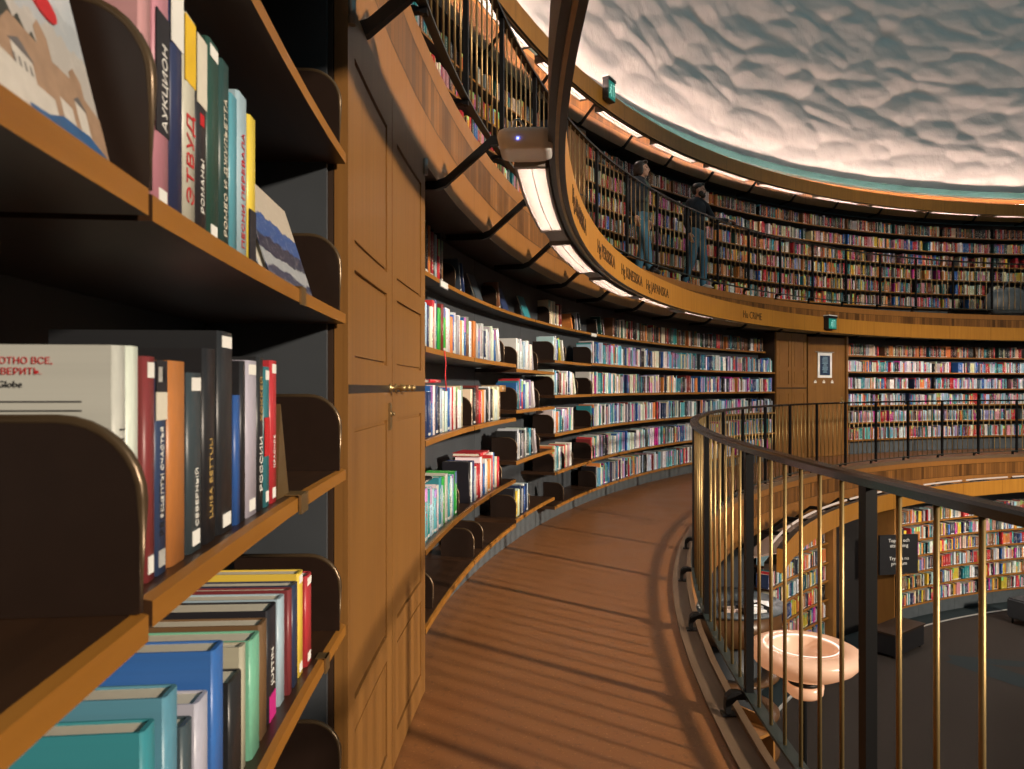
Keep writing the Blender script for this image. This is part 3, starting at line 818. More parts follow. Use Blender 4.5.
def book_cover_bm(t, d, h):
    bm = NB()
    c = min(0.003, t*0.12); x = t/2
    out = [(-x, d), (-x, 0.004), (-x*0.75, 0.0), (x*0.75, 0.0), (x, 0.004), (x, d)]
    inn = [(x-c, d), (x-c, 0.006), (-x+c, 0.006), (-x+c, d)]
    pr = out+inn
    l = bm.loops.layers.uv.active
    lo = [bm.verts.new((px, py, 0)) for px, py in pr]; hi = [bm.verts.new((px, py, h)) for px, py in pr]
    n = len(pr)
    for i in range(n):
        j = (i+1) % n
        f = bm.faces.new((lo[i], lo[j], hi[j], hi[i]))
        sp = 1 <= i <= 3
        for lp, (u, v) in zip(f.loops, ((pr[i][0]/t+.5, 0), (pr[j][0]/t+.5, 0), (pr[j][0]/t+.5, 1), (pr[i][0]/t+.5, 1))):
            lp[l].uv = (u if sp else 3.0, v)
        if sp: f.smooth = True
    def cap(v):
        for q in ((0, 1, 8, 9), (1, 2, 3, 4, 7, 8), (4, 5, 6, 7)):
            f = bm.faces.new([v[i] for i in q])
            for lp in f.loops: lp[l].uv = (3.0, .5)
    cap(lo); cap(hi)
    bmesh.ops.recalc_face_normals(bm, faces=bm.faces[:])
    return bm
def book_pages_bm(t, d, h):
    bm = NB(); c = min(0.003, t*0.12)
    box(bm, -t/2+c+.0002, t/2-c-.0002, 0.0065, d-0.004, 0.003, h-0.003)
    return bm

def make_book(M, t, d, h, col, label, group=None, cover=None):
    o = mobj('book', book_cover_bm(t, d, h), cover or MT['book'], M=M)
    o.color = (*col, 1)
    tag(o, label, 'book', group)
    mobj('pages', book_pages_bm(t, d, h), MT['pages'], o)
    return o

SPINE_T = Matrix(((0, -1, 0, 0), (0, 0, -1, 0), (1, 0, 0, 0), (0, 0, 0, 1)))
def spine_text(o, s, size, z, mat, x=0.0, up=True):
    bm = text_bm(s, size, 0.0003, 'LEFT')
    ys = [v.co.y for v in bm.verts]; cy = (min(ys)+max(ys))/2
    for v in bm.verts: v.co.y -= cy
    M = Matrix.Translation((x, -0.0008, z)) @ SPINE_T
    m = mobj('title', bm, mat, o, M)
    return m
def spine_patch(o, t, z0, z1, mat, w=0.9, name='spine_label'):
    bm = NB(); x = t/2*w
    box(bm, -x, x, -0.0007, 0.0005, z0, z1)
    return mobj(name, bm, mat, o)

cnt = {}
rest = []
solo = {}
for i, b in enumerate(BOOKS):
    if i >= SOLO or b['where'] in ('far', 'upper', 'ground'): rest.append(b); continue
    M = frame(b['R'], b['th'], b['z'])
    if b['lean']:
        M = M @ Matrix.Translation((-b['t']/2 if b['lean'] < 0 else b['t']/2, 0, 0)) @ Matrix.Rotation(rad(b['lean']), 4, 'Y') @ Matrix.Translation((b['t']/2 if b['lean'] < 0 else -b['t']/2, 0, 0))
    b['M'] = M
    solo.setdefault(b['where'], []).append(b)
for w, L in solo.items():
    L.sort(key=lambda b: -b['th'])
    seq = {}
    for b in L:
        lb = b['label']
        if lb is None:
            k = seq.get(b['key'], 0); seq[b['key']] = k+1
            lb = f"{nth(k)} {'leaning ' if b['lean'] else ''}{NAMES[b['key']]} book along the {w}"
        b['o'] = make_book(b['M'], b['t'], b['d'], b['h'], b['col'], lb, 'books on the near shelves' if b['extra'] else 'books on the '+w, MT['book_near'] if b['extra'] else None)
NEAR = {}
for b in BOOKS:
    if b['extra'] == 'near': NEAR[b['label']] = b
def nb(s): 
    for k, b in NEAR.items():
        if s in k: return b
W_, K_, R_, G_ = MT['tinkwhite'], MT['tinkblack'], MT['tinkred'], MT['tinkgold']
b = nb('tall salmon'); spine_patch(b['o'], b['t'], .085, .215, K_, .9, 'title_block'); spine_text(b['o'], 'АУКЦИОН', .019, .09, W_, .005)
b = nb('navy book with a white head'); spine_patch(b['o'], b['t'], .20, .283, W_, 1.0, 'spine_head')
b = nb('big red capitals'); spine_text(b['o'], 'ЭТВУД', .032, .03, R_); spine_patch(b['o'], b['t'], .175, .253, MT['yellowink'], .9, 'picture_block'); spine_patch(b['o'], b['t']*.6, .195, .23, R_, .9, 'picture_spot')
b = nb('cream head'); spine_patch(b['o'], b['t'], .165, .25, MT['pages'], .9, 'spine_head'); spine_patch(b['o'], b['t']*.4, .14, .155, R_, .9, 'red_dot'); spine_text(b['o'], 'РОМАНЫ', .015, .03, W_)
b = nb('pale vertical title'); spine_text(b['o'], 'РОМЕО И ДЖУЛЬЕТТА', .017, .02, MT['pages'])
b = nb('with red title'); spine_text(b['o'], 'ПЕСНИ ПЕРЕВАЛА', .019, .02, R_)
b = nb('yellow topped'); spine_patch(b['o'], b['t'], .0, .09, MT['tinkblack'], .95, 'dark_foot')
b = nb('white volume with printed'); spine_text(b['o'], 'ТОМ 1', .014, .12, K_)
bm = NB()
for k, (s, y) in enumerate((('ЧИТАТЬ АБСОЛЮТНО ВСЕ,', .222), ('К ЧЕМ СТОИТ ВЕРИТЬ.', .212), ('The Boston Globe', .200))):
    tb = text_bm(s, .0088, .0002, 'CENTER')
    m = mobj('cover_text', tb, MT['tinkblack' if k == 2 else 'tinkred'], b['o'], Matrix.Translation((-b['t']/2-.0008, .115, y)) @ Matrix(((0, 0, -1, 0), (-1, 0, 0, 0), (0, 1, 0, 0), (0, 0, 0, 1))))
bm.free()
bm = NB()
for k in range(7):
    y = .186-.0085*k; w = .085 if k != 6 else .05
    box(bm, -b['t']/2-.0008, -b['t']/2-.0003, .115-w, .115+w, y, y+.0013)
mobj('cover_print', bm, K_, b['o'])
b = nb('orange book'); spine_patch(b['o'], b['t'], .165, .195, MT['pages'], .96, 'spine_band'); spine_patch(b['o'], b['t'], .195, .229, MT['tinkblack'], .96, 'picture_block'); spine_text(b['o'], 'РЕЦЕПТЫ', .014, .04, K_)
b = nb('navy book between'); spine_text(b['o'], 'РЕЦЕПТЫ СЧАСТЬЯ', .010, .06, W_)
b = nb('vertical gold'); spine_text(b['o'], 'LUISA BETTULI', .016, .03, G_)
b = nb('fourth from the brass'); spine_text(b['o'], 'РОССИИ', .021, .03, W_); spine_text(b['o'], 'ХОККЕЙ', .018, .145, G_)
b = nb('teal book with a red'); spine_patch(b['o'], b['t'], .085, .15, R_, .96, 'spine_band')
b = nb('red book leaning'); spine_text(b['o'], 'КРАСНОЕ', .012, .06, W_)
b = nb('slate blue book'); spine_text(b['o'], 'СЕВЕРНЫЙ', .013, .03, W_)
b = nb('magenta foot'); spine_patch(b['o'], b['t'], .0, .045, bpy.data.materials.get('magenta_ink') or plain('magenta_ink', (.5, .02, .2), .5), .7, 'spine_foot'); spine_text(b['o'], 'JUSTIN', .022, .06, W_)
for lb in ('dark red book just past', 'navy book between', 'orange book', 'slate blue', 'tallest black', 'thick pale grey', 'red book leaning', 'red orange book', 'yellow book beside', 'teal book with a red', 'dark green book, widest', 'salmon'):
    b = nb(lb); spine_patch(b['o'], b['t']*.75, b['h']-.022, b['h']-.006, W_, .9, 'shelf_mark'); spine_patch(b['o'], b['t']*.6, .008, .026, W_, .9, 'class_mark')

# everything farther off: thousands of spines in one object
def rows_mesh(L):
    n = len(L)
    V = np.zeros((n*8, 3), np.float32); F = np.zeros((n*5, 4), np.int32); col = np.zeros((n*5*4, 4), np.float32); rn = np.zeros(n*5*4, np.float32); uv = np.zeros((n*5*4, 2), np.float32)
    idx = np.array(((0, 1, 5, 4), (4, 5, 6, 7), (3, 0, 4, 7), (1, 2, 6, 5), (2, 3, 7, 6)))
    for i, b in enumerate(L):
        M = frame(b['R'], b['th'], b['z'])
        if b['lean']: M = M @ Matrix.Translation((-b['t']/2, 0, 0)) @ Matrix.Rotation(rad(b['lean']), 4, 'Y') @ Matrix.Translation((b['t']/2, 0, 0))
        t, d, h = b['t']/2, b['d'], b['h']
        for k, c in enumerate(((-t, 0, 0), (t, 0, 0), (t, d, 0), (-t, d, 0), (-t, 0, h), (t, 0, h), (t, d, h), (-t, d, h))): V[i*8+k] = M @ Vector(c)
        F[i*5:i*5+5] = idx+i*8
        s = i*20
        col[s:s+20] = (*b['col'], 1); col[s+4:s+8] = (.6, .56, .47, 1)
        rn[s:s+20] = random.random()
        uv[s:s+20] = (3, .5); uv[s:s+4] = ((0, 0), (1, 0), (1, 1), (0, 1))
    me = bpy.data.meshes.new('book_rows')
    me.from_pydata(V.tolist(), [], F.tolist())
    me.uv_layers.new(name='uv').data.foreach_set('uv', uv.ravel())
    me.attributes.new('bcol', 'FLOAT_COLOR', 'CORNER').data.foreach_set('color', col.ravel())
    me.attributes.new('brnd', 'FLOAT', 'CORNER').data.foreach_set('value', rn)
    me.materials.append(MT['bookrows'])
    o = bpy.data.objects.new('book_rows', me); C.objects.link(o)
    tag(o, 'rows upon rows of small distant book spines on the shelves all round the hall', 'books', None, 'stuff')
    print('books alone', SOLO, 'in rows', n)
rows_mesh(rest)

# --- bookends
def make_bookend(R, th, z, label, h, d):
    M = frame(R, th, z)
    t = 0.0045
    pts = [(0, 0), (d, 0), (d, h)]
    r = 0.075
    for k in range(9):
        a = PI/2+PI/2*k/8
        pts.append((r+r*math.cos(a), h-r+r*math.sin(a)))
    bm = NB()
    A = [bm.verts.new((-t, y, zz)) for y, zz in pts]; B = [bm.verts.new((t, y, zz)) for y, zz in pts]
    bm.faces.new(A); bm.faces.new(B[::-1])
    for i in range(len(pts)):
        j = (i+1) % len(pts); bm.faces.new((A[i], B[i], B[j], A[j]))
    bmesh.ops.recalc_face_normals(bm, faces=bm.faces[:])
    o = mobj('bookend', bm, MT['bookend'], M=M)
    tag(o, label, 'bookend', 'rounded brown bookends')
    bm = NB(); box(bm, t, 0.11, 0.02, d-.02, 0.0003, 0.0018); mobj('foot_plate', bm, MT['bookend'], o)
    bm = NB(); tube(bm, [(0, y, zz) for y, zz in pts[2:]+[(0, 0.004)]], 0.006, 6); mobj('rim', bm, MT['bookend_rim'], o)
    return o
for a in BOOKENDS: make_bookend(*a)
# folded brass wedge at the end of the middle near row
bm = NB()
v = [bm.verts.new(p) for p in ((-.05, 0, 0), (.03, 0, 0), (-.028, 0, .17), (-.028, .11, .17), (.03, .11, 0), (-.05, .11, 0))]
for q in ((0, 1, 2), (5, 3, 4), (1, 4, 3, 2), (0, 2, 3, 5), (0, 5, 4, 1)): bm.faces.new([v[i] for i in q])
bmesh.ops.recalc_face_normals(bm, faces=bm.faces[:])
o = mobj('bookend', bm, MT['dullbrass'], M=frame(13.785, 183.30, 1.131)); tag(o, 'brass wedge bookend holding up the red book on the middle near shelf', 'bookend')
bm = NB(); box(bm, -.005, .05, -.032, -.027, -.034, .001); box(bm, -.005, .05, -.032, .01, .0004, .002); mobj('shelf_clip', bm, MT['dullbrass'], o)
for th, z, w in ((183.2, 1.517, 'upper'), (182.3, .745, 'lower')):
    bm = NB(); box(bm, -.018, .018, -.004, 0, -.032, .002); box(bm, -.018, .018, -.004, .02, .0005, .002)
    tag(mobj('shelf_clip', bm, MT['dullbrass'], M=frame(13.759, th, z)), f'small brass clip on the front of the {w} near shelf', 'clip')
# label holders on the top shelf edge
for th, n_ in ((170.6, 'first'), (152.5, 'second')):
    bm = NB(); box(bm, -.09, .09, -.006, 0, -.038, .006)
    o = mobj('shelf_sign', bm, MT['steel'], M=frame(13.949, th, 1.975)); tag(o, f'{n_} small white label holder on the top shelf edge past the cupboard', 'label holder')
    bm = NB(); box(bm, -.083, .083, -.0075, -.006, -.033, .001); mobj('card', bm, MT['white'], o)

# --- books on show, lying or leaning with their covers outward
COV1 = picture_cover('castle_picture_jacket', [(0, (.46, .43, .40)), (.34, (.42, .45, .48)), (.42, (.50, .54, .58)), (.55, (.40, .46, .52))], 3.0)
COV2 = picture_cover('night_mountain_jacket', [(0, (.015, .03, .08)), (.12, (.30, .33, .36)), (.25, (.010, .020, .055)), (.42, (.02, .08, .27)), (.64, (.50, .44, .36))], 5.0)
def shown(R, th, z, w, h, t, tilt, turn, col, label, cover=None):
    # spine to one side, cover to the hall, leaning back
    M = frame(R, th, z) @ Matrix.Rotation(rad(turn), 4, 'Z') @ Matrix.Rotation(rad(-tilt), 4, 'X') @ Matrix.Translation((w/2, t/2, 0)) @ Matrix.Rotation(rad(90), 4, 'Z')
    return make_book(M, t, w, h, col, label, None, cover)
o = shown(13.775, 186.62, 1.5215, .24, .29, .022, 13, 3, (.5, .5, .5), 'large picture book with castle jacket and red oval, leaning on the upper shelf', COV1)
bm = NB(); n = 28
vs = [bm.verts.new((-.0125, .076+.022*math.cos(2*PI*k/n), .116+.0115*math.sin(2*PI*k/n))) for k in range(n)]; ve = [bm.verts.new((v.co.x+.0015, v.co.y, v.co.z)) for v in vs]
bm.faces.new(vs); bm.faces.new(ve[::-1])
for k in range(n): bm.faces.new((vs[k], ve[k], ve[(k+1) % n], vs[(k+1) % n]))
mobj('oval_sticker', bm, MT['tinkred'], o)
pm = [plain('print_tree_green', (.035, .042, .035), .4, var=.4, scale=120), plain('print_castle_brown', (.34, .22, .145), .4, var=.35, scale=60), plain('print_wall_white', (.56, .52, .47), .4, var=.2, scale=60), plain('print_roof_grey', (.13, .12, .12), .4), plain('print_water_blue', (.03, .10, .24), .35, var=.4, scale=50)]
bm = NB()
def poly(pts, mi, lay):
    f = bm.faces.new([bm.verts.new((-.0111-.00012*lay, y, z)) for y, z in pts]); f.material_index = mi
poly([(.237, .001), (.237, .098)]+[(.237-.0095*k, .098-.0022*k+(.007 if k % 2 else -.003)) for k in range(1, 19)]+[(.062, .06), (.062, .001)], 0, 0)
poly([(.002, .001), (.002, .050), (.030, .058), (.030, .072), (.042, .080), (.054, .072), (.054, .066), (.086, .066), (.086, .084), (.097, .094), (.108, .084), (.108, .070), (.150, .074), (.166, .060), (.190, .056), (.215, .040), (.237, .036), (.237, .001)], 1, 1)
poly([(.10, .001), (.10, .030), (.128, .030), (.128, .046), (.158, .050), (.158, .034), (.200, .038), (.237, .028), (.237, .001)], 2, 2)
poly([(.036, .020), (.036, .044), (.056, .047), (.056, .020)], 2, 2); poly([(.066, .018), (.066, .036), (.088, .038), (.088, .018)], 2, 2)
poly([(.124, .046), (.143, .058), (.162, .050)], 3, 3); poly([(.033, .044), (.046, .054), (.059, .047)], 3, 3)
for k in range(4): poly([(.132+.008*k, .034), (.132+.008*k, .041), (.135+.008*k, .041), (.135+.008*k, .034)], 3, 3)
poly([(.012, .002), (.010, .014), (.040, .022), (.090, .021), (.118, .012), (.150, .009), (.150, .002)], 4, 4)
mobj('cover_picture', bm, pm, o)
o = shown(13.772, 183.22, 1.518, .33, .19, .014, 18, 0, (.3, .3, .4), 'paperback with night mountain jacket leaning open to view on the upper near shelf', COV2)
def lying(R, th, z, t, d, h, col, label, rot=0):
    M = frame(R, th, z) @ Matrix.Rotation(rad(rot), 4, 'Z') @ Matrix.Translation((h/2, 0, t/2)) @ Matrix.Rotation(rad(-90), 4, 'Y')
    return make_book(M, t, d, h, col, label)
lying(RS, 174.2, 1.355, .016, .19, .26, PAL['r'], 'red book lying flat on top of the teal and navy row past the cupboard')
lying(RS, 168.8, .882, .022, .19, .25, PAL['r'], 'red orange book lying across the white books, second lowest shelf past cupboard')
lying(RS+.02, 174.6, .882, .014, .18, .26, PAL['k'], 'black folder lying on the pale blue row, second lowest shelf past cupboard')
lying(RS+.02, 166.3, 1.30, .05, .14, .20, (.33, .17, .05), 'tan box file lying behind the end bookend, third shelf past the cupboard')
for th, z, k, lb in ((166.2, 1.987, 'd', 'slate paperback on show, top shelf of the second bay past cupboard'), (160.6, 1.987, 't', 'teal picture book on show, top shelf of the third bay past cupboard'),
                     (163.2, 1.987, 'n', 'dark blue book on show beside the teal picture book, top shelf')):
    shown(13.985, th, z, .19, .22, .014, 20, 0, PAL[k], lb)
# red ribbon hanging from a book
bm = NB(); tube(bm, [(0, 0, 0), (.004, -.006, -.06), (-.002, -.004, -.12), (.006, -.008, -.20)], .0035, 6)
tag(mobj('ribbon', bm, MT['tinkred'], M=frame(13.752, 174.0, 1.515)), 'red ribbon marker hanging below the shelf of the first bay past cupboard', 'ribbon')

# ------------------------------------------------------------------ cupboards and door
def leaf(t, R, a, b, z0, h, off, name='door', lines=True):
    """one framed door leaf between angles a > b"""
    bm = NB()
    arcbox(bm, R+0.010, R+0.034, a, b, z0, z0+h, 3, off=off)
    w = math.degrees(0.085/R); f = h/2.33
    spans = [(0.0, 0.10), (0.42, 0.50), (1.22, 1.40), (1.64, 1.71), (2.20, 2.33)]
    for s in ((a, a-w), (b+w, b)): arcbox(bm, R, R+0.012, *s, z0, z0+h, 1, off=off)
    for s0, s1 in spans: arcbox(bm, R, R+0.012, a-w, b+w, z0+s0*f, z0+s1*f, 3, off=off)
    d = mobj(name, bm, MT['door'], t)
    g = math.degrees(0.012/R)
    for (u, z1), (z2, v) in zip(spans, spans[1:]):
        bm = NB(); arcbox(bm, R+0.003, R+0.0105, a-w-g, b+w+g, z0+z1*f+.012, z0+z2*f-.012, 3, off=off)
        mobj('panel', bm, MT['door'], d)
    bm = NB(); arcbox(bm, R-0.0012, R+0.002, a-.02, b+.02, z0+1.312*f, z0+1.335*f, 3, off=off)
    mobj('inlay_line', bm, MT['doorline'], d)
    return d

def knob(bm, M, r=0.014, l=0.05):
    q = NB(); lathe(q, [(0.0001, 0), (r*1.5, 0), (r*1.5, .004), (r*.55, .008), (r*.5, l*.55), (r, l*.68), (r*1.1, l*.85), (r*.7, l), (.0001, l)], 16)
    for v in q.verts: v.co = M @ v.co
    me = bpy.data.meshes.new('tmp'); q.to_mesh(me); q.free(); bm.from_mesh(me); bpy.data.meshes.remove(me)

def cupboard(label, R, a, b, zf, h, depth, hardware=True):
    base = P(R+depth/2, (a+b)/2, zf)
    t = tag(empty('cupboard', Matrix.Translation(base)), label, 'cupboard'); off = -base
    bm = NB()
    arcbox(bm, R+0.036, R+depth, a-.02, b+.02, zf+.004, zf+h, 4, off=off)
    mobj('carcass', bm, MT['dark_wood'], t)
    m = (a+b)/2
    for x0, x1, nm in ((a-.03, m+.015, 'door'), (m-.015, b+.03, 'door')):
        d = leaf(t, R, x0, x1, zf+.012, h-.02, off, nm)
    if hardware:
        for th, z in ((m+.20, 1.33), (m-.22, 1.33), (m-.62, 1.33)):
            bm = NB()
            knob(bm, Matrix.Translation(off) @ frame(R-.001, th, zf+z) @ Matrix.Rotation(rad(90), 4, 'X'), .010, .055)
            mobj('knob', bm, MT['brass'], t)
        bm = NB()
        M = Matrix.Translation(off) @ frame(R-.002, m+.25, zf+1.235)
        box(bm, -.014, .014, -.006, .004, -.045, .045, M=M); knob(bm, M @ Matrix.Translation((0, -.004, .008)) @ Matrix.Rotation(rad(90), 4, 'X'), .007, .014)
        mobj('lock_plate', bm, MT['dullbrass'], t)
        for th in (a-.10, b+.12):
            bm = NB()
            tube(bm, [off+P(R-.006, th, zf+h-.085), off+P(R-.006, th, zf+h-.015)], .011, 10)
            mobj('hinge', bm, MT['steel'], t)
    return t
cupboard('tall double door wooden cupboard with brass knobs beside the camera', 13.758, 181.34, 175.76, 0, 2.335, 0.37)
cupboard('wooden cupboard across the hall standing beside the open passage door', 13.758, 128.85, 124.75, 0, 2.335, 0.37, False)
cupboard('small wooden cupboard on the upper gallery behind the railing', 15.07, 146.75, 144.15, CH, 2.33, 0.33, False)

# passage door with the poster
bm = NB(); arcbox(bm, 13.95, 14.12, 124.72, 119.42, 0.004, 2.33, 5); structure('wall_recess', bm, MT['dark'])  # shade behind the ajar door, put into the black colour
bm = NB(); arcbox(bm, 13.765, 14.1, 119.55, 119.33, .004, 2.335, 1); structure('trim_doorframe', bm, MT['door'])
HP = P(13.80, 119.6, 0); E1 = P(13.86, 123.95, 0)
dx = (HP-E1); Wd = dx.length; ang = math.atan2(dx.y, dx.x)
DM = Matrix.Translation(E1) @ Matrix.Rotation(ang, 4, 'Z')
bm = NB(); box(bm, 0, Wd, 0, .045, .012, 2.30)
o = mobj('door_1', bm, MT['door'], M=DM); o['kind'] = 'structure'
bm = NB(); knob(bm, Matrix.Translation((Wd-.09, -.001, 1.07)) @ Matrix.Rotation(rad(90), 4, 'X'), .016, .06); box(bm, Wd-.17, Wd-.085, -.062, -.048, 1.06, 1.08); box(bm, Wd-.115, Wd-.065, -.004, .001, .98, 1.16)
mobj('door_handle', bm, MT['brass'], o)
PM = DM @ Matrix.Translation((.46, -.002, 1.765))
bm = NB(); box(bm, -.20, .20, -.012, .0, -.24, .24); t = mobj('poster', bm, MT['white'], M=PM); tag(t, 'dark blue poster in a white frame fixed to the passage door', 'poster')
bm = NB(); box(bm, -.145, .145, -.014, -.012, -.19, .185); mobj('print', bm, plain('dark_blue_print', (.012, .028, .07), .4), t)
bm = NB()
random.seed(5)
for k in range(13):
    w = random.uniform(.04, .085); y = .15-.024*k
    box(bm, -w, w, -.0155, -.0142, y, y+.009)
mobj('print_text', bm, plain('pale_blue_ink', (.25, .42, .50), .6), t)
bm = NB(); box(bm, -.27, .27, -.013, -.001, .245, .262); mobj('hanging_bar', bm, MT['steel'], t)
for k, (x, z) in enumerate(((.20, 1.44), (.44, 1.44), (.68, 1.44))):
    bm = NB(); box(bm, -.035, .035, -.004, 0, -.018, .018); box(bm, -.018, .018, -.004, 0, .026, .040)
    tag(mobj('door_sticker', bm, MT['white'], M=DM @ Matrix.Translation((x, -.0015, z))), f'{nth(k)} small white sticker in the row under the door poster', 'sticker')

# ------------------------------------------------------------------ emergency exit signs
def exit_sign(R, th, z, w, h, label):
    M = frame(R, th, z)
    bm = NB(); box(bm, -w/2, w/2, -.09, .0, 0, h); box(bm, -w/2-.01, w/2+.01, -.10, .0, h, h+.035)
    t = mobj('exit_sign', bm, MT['blackpl'], M=M); tag(t, label, 'exit sign')
    bm = NB(); box(bm, -w/2+.01, w/2-.01, -.094, -.09, .012, h-.012); mobj('lit_face', bm, E_GREEN, t)
    bm = NB(); s = h/.26; y0, y1 = -.0965, -.0942
    def bar(x0, z0, x1, z1, wd):
        d = Vector((x1-x0, 0, z1-z0)); n = Vector((-d.z, 0, d.x)).normalized()*wd*s/2
        a = Vector((x0*s, y0, z0*s)); c = Vector((x1*s, y0, z1*s))
        quad(bm, [a-n, c-n, c+n, a+n])
    k = 14; vs = [bm.verts.new((s*(-.028+.016*math.cos(2*PI*i/k)), y0, s*(.197+.016*math.sin(2*PI*i/k)))) for i in range(k)]; bm.faces.new(vs)
    for seg in ((-.035, .175, -.045, .115, .028), (-.045, .12, -.02, .085, .016), (-.02, .085, -.03, .04, .014), (-.047, .12, -.066, .08, .016), (-.066, .08, -.09, .07, .013), (-.035, .165, -.008, .135, .011), (-.038, .165, -.068, .15, .011)): bar(*seg)
    for seg in ((.03, .05, .03, .215, .012), (.085, .05, .085, .215, .012), (.03, .21, .085, .21, .012)): bar(*seg)
    mobj('running_figure', bm, E_EXITW, t)
    bm = NB(); box(bm, -w/2-.01, w/2+.01, -.10, .0, h+.0355, h+.05); mobj('cap', bm, MT['white'], t)
exit_sign(14.445, 146.3, 5.36, .22, .27, 'green emergency exit sign on the top valance by the plaster wall')
exit_sign(13.145, 126.15, 2.36, .26, .20, 'green emergency exit sign on the lettered valance above the passage door')

# ------------------------------------------------------------------ router box on the first lamp
M = frame(13.31, 176.35, 2.333)
bm = NB(); n = 28
def rr(x, y, r=.05):
    out = []
    for cx, cy, a0 in ((x-r, y-r, 0), (-x+r, y-r, 90), (-x+r, -y+r, 180), (x-r, -y+r, 270)):
        for k in range(7): a = rad(a0+15*k); out.append((cx+r*math.cos(a), cy+r*math.sin(a)))
    return out
lev = [(.085, .07, -.045), (.098, .105, -.038), (.105, .118, .018), (.10, .113, .036), (.092, .105, .040)]
rg = [[bm.verts.new((x, y, z)) for x, y in rr(a, b, min(a, b)*.55)] for a, b, z in lev]
for a, b in zip(rg, rg[1:]):
    for k in range(28): bm.faces.new((a[k], a[(k+1) % 28], b[(k+1) % 28], b[k])).smooth = True
bm.faces.new(rg[0][::-1]); bm.faces.new(rg[-1])
t = mobj('router', bm, MT['router'], M=M); tag(t, 'grey rounded wireless router with blue light on top of the first lamp', 'router')
bm = NB(); tube(bm, [(-.1035, .03, -.008), (-.107, .03, -.008)], .0045, 8); mobj('indicator_light', bm, E_BLUE, t)
bm = NB(); arcs = [(-.06, .05, .038), (-.07, .045, .075), (-.02, .03, .098), (.05, .0, .08), (.10, -.03, .05), (.14, -.06, .044)]
tube(bm, arcs, .0055, 8); mobj('cable', bm, MT['white'], t)
bm = NB(); tube(bm, [(.03, -.05, .038), (.05, -.07, .07), (.11, -.10, .085), (.2, -.12, .10)], .0055, 8); mobj('cable', bm, MT['white'], t)
# bracket and end plate of the lamp under it
bm = NB(); arcbox(bm, 13.235, 13.365, 175.90, 175.78, 2.275, 2.38, 1)
tag(mobj('lamp_mount', bm, MT['lampgrey']), 'pale metal mount between the router and the first strip light', 'lamp mount')

# ------------------------------------------------------------------ hall: bowl lamp, desk, sign, boxes
LP = Vector((-10.70, 4.38, -CH))
t = tag(empty('bowl_lamp', Matrix.Translation(LP)), 'glowing white opal bowl lamp standing in the hall below the railing', 'lamp')
def glow(name, c, s):
    m = NT(name); m.col((.55, .42, .34)); m.b.inputs['Emission Color'].default_value = (*c, 1); m.b.inputs['Emission Strength'].default_value = s; m.rough(.25)
    return m.m
GLOW = glow('opal_glass', (1.0, .40, .17), .34)
zb = 1.92
bm = NB(); lathe(bm, [(.10, zb-.30), (.17, zb-.285), (.30, zb-.235), (.42, zb-.165), (.475, zb-.10), (.485, zb-.06), (.47, zb-.025), (.42, zb), (.36, zb+.004), (.30, zb-.008), (.285, zb-.03), (.27, zb-.09), (.2, zb-.15), (.001, zb-.17)], 56); mobj('bowl', bm, GLOW, t)
bm = NB(); lathe(bm, [(.285, zb-.006), (.300, zb-.001), (.302, zb+.004), (.286, zb+.003)], 56); mobj('inner_rim', bm, E_RIM, t)
bm = NB(); lathe(bm, [(.001, zb-.46), (.12, zb-.455), (.158, zb-.42), (.165, zb-.345), (.15, zb-.34), (.001, zb-.335)], 40); mobj('lower_cup', bm, GLOW, t)
bm = NB(); lathe(bm, [(.001, zb-.335), (.142, zb-.335), (.142, zb-.312), (.12, zb-.30), (.001, zb-.298)], 40)
mobj('collar', bm, MT['iron'], t)
bm = NB(); lathe(bm, [(.022, 0.02), (.022, zb-.46)], 12); mobj('pole', bm, MT['iron'], t)
bm = NB(); lathe(bm, [(.001, .03), (.06, .028), (.19, .012), (.19, .001), (.001, .001)], 32); mobj('base', bm, MT['iron'], t)

# curved enquiry desk under the gallery edge
dO = Vector((-10.78, 6.42, -CH))
base = dO.copy()
t = tag(empty('counter', Matrix.Translation(base)), 'tall curved brown wooden counter in the hall behind the bowl lamp', 'counter')
def cyl(r0, r1, z0, z1):
    bm = NB(); lathe(bm, [(r0, z0), (r1, z0), (r1, z1), (r0, z1), (r0, z0)], 48); return bm
mobj('body', cyl(.40, .60, 1.36, 1.69), MT['desk'], t)
mobj('counter_top', cyl(.001, .64, 1.691, 1.715), MT['plinth'], t)
mobj('column', cyl(.36, .38, .06, 1.36), MT['slate'], t)
for z in (.45, .9): mobj('shelf', cyl(.38, .58, z, z+.025), MT['desk'], t)
mobj('base', cyl(.001, .58, .002, .06), MT['desk'], t)
dt = dO+Vector((0, 0, 1.716))
def on_desk(a, r, rot=0): return Matrix.Translation(dt+Vector((r*math.cos(rad(a)), r*math.sin(rad(a)), 0))) @ Matrix.Rotation(rad(a+rot), 4, 'Z')
for k, (a, r, w, c, lb) in enumerate(((200, .40, .12, 'white', 'white sheaf of papers lying on the curved counter'), (262, .38, .10, 'reflector', 'pale folder lying on the curved counter next to the papers'), (320, .40, .12, 'white', 'white folded leaflet pile on the curved counter near the passage'))):
    bm = NB(); box(bm, -w*.7, w*.7, -w, w, .001, .02+.015*k); tag(mobj('papers', bm, MT[c], M=on_desk(a, r, 12*k)), lb, 'papers')
t = tag(empty('desk_tray', on_desk(290, .45, 90)), 'black letter tray standing on the curved counter', 'tray')
bm = NB(); box(bm, -.15, .15, -.1, .1, .001, .008); box(bm, -.15, -.144, -.1, .1, .008, .07); box(bm, .144, .15, -.1, .1, .008, .07); box(bm, -.144, .144, .094, .1, .008, .07); mobj('tray', bm, MT['blackpl'], t)
bm = NB(); box(bm, -.13, .13, -.08, .085, .0085, .03); mobj('paper_stack', bm, MT['white'], t)
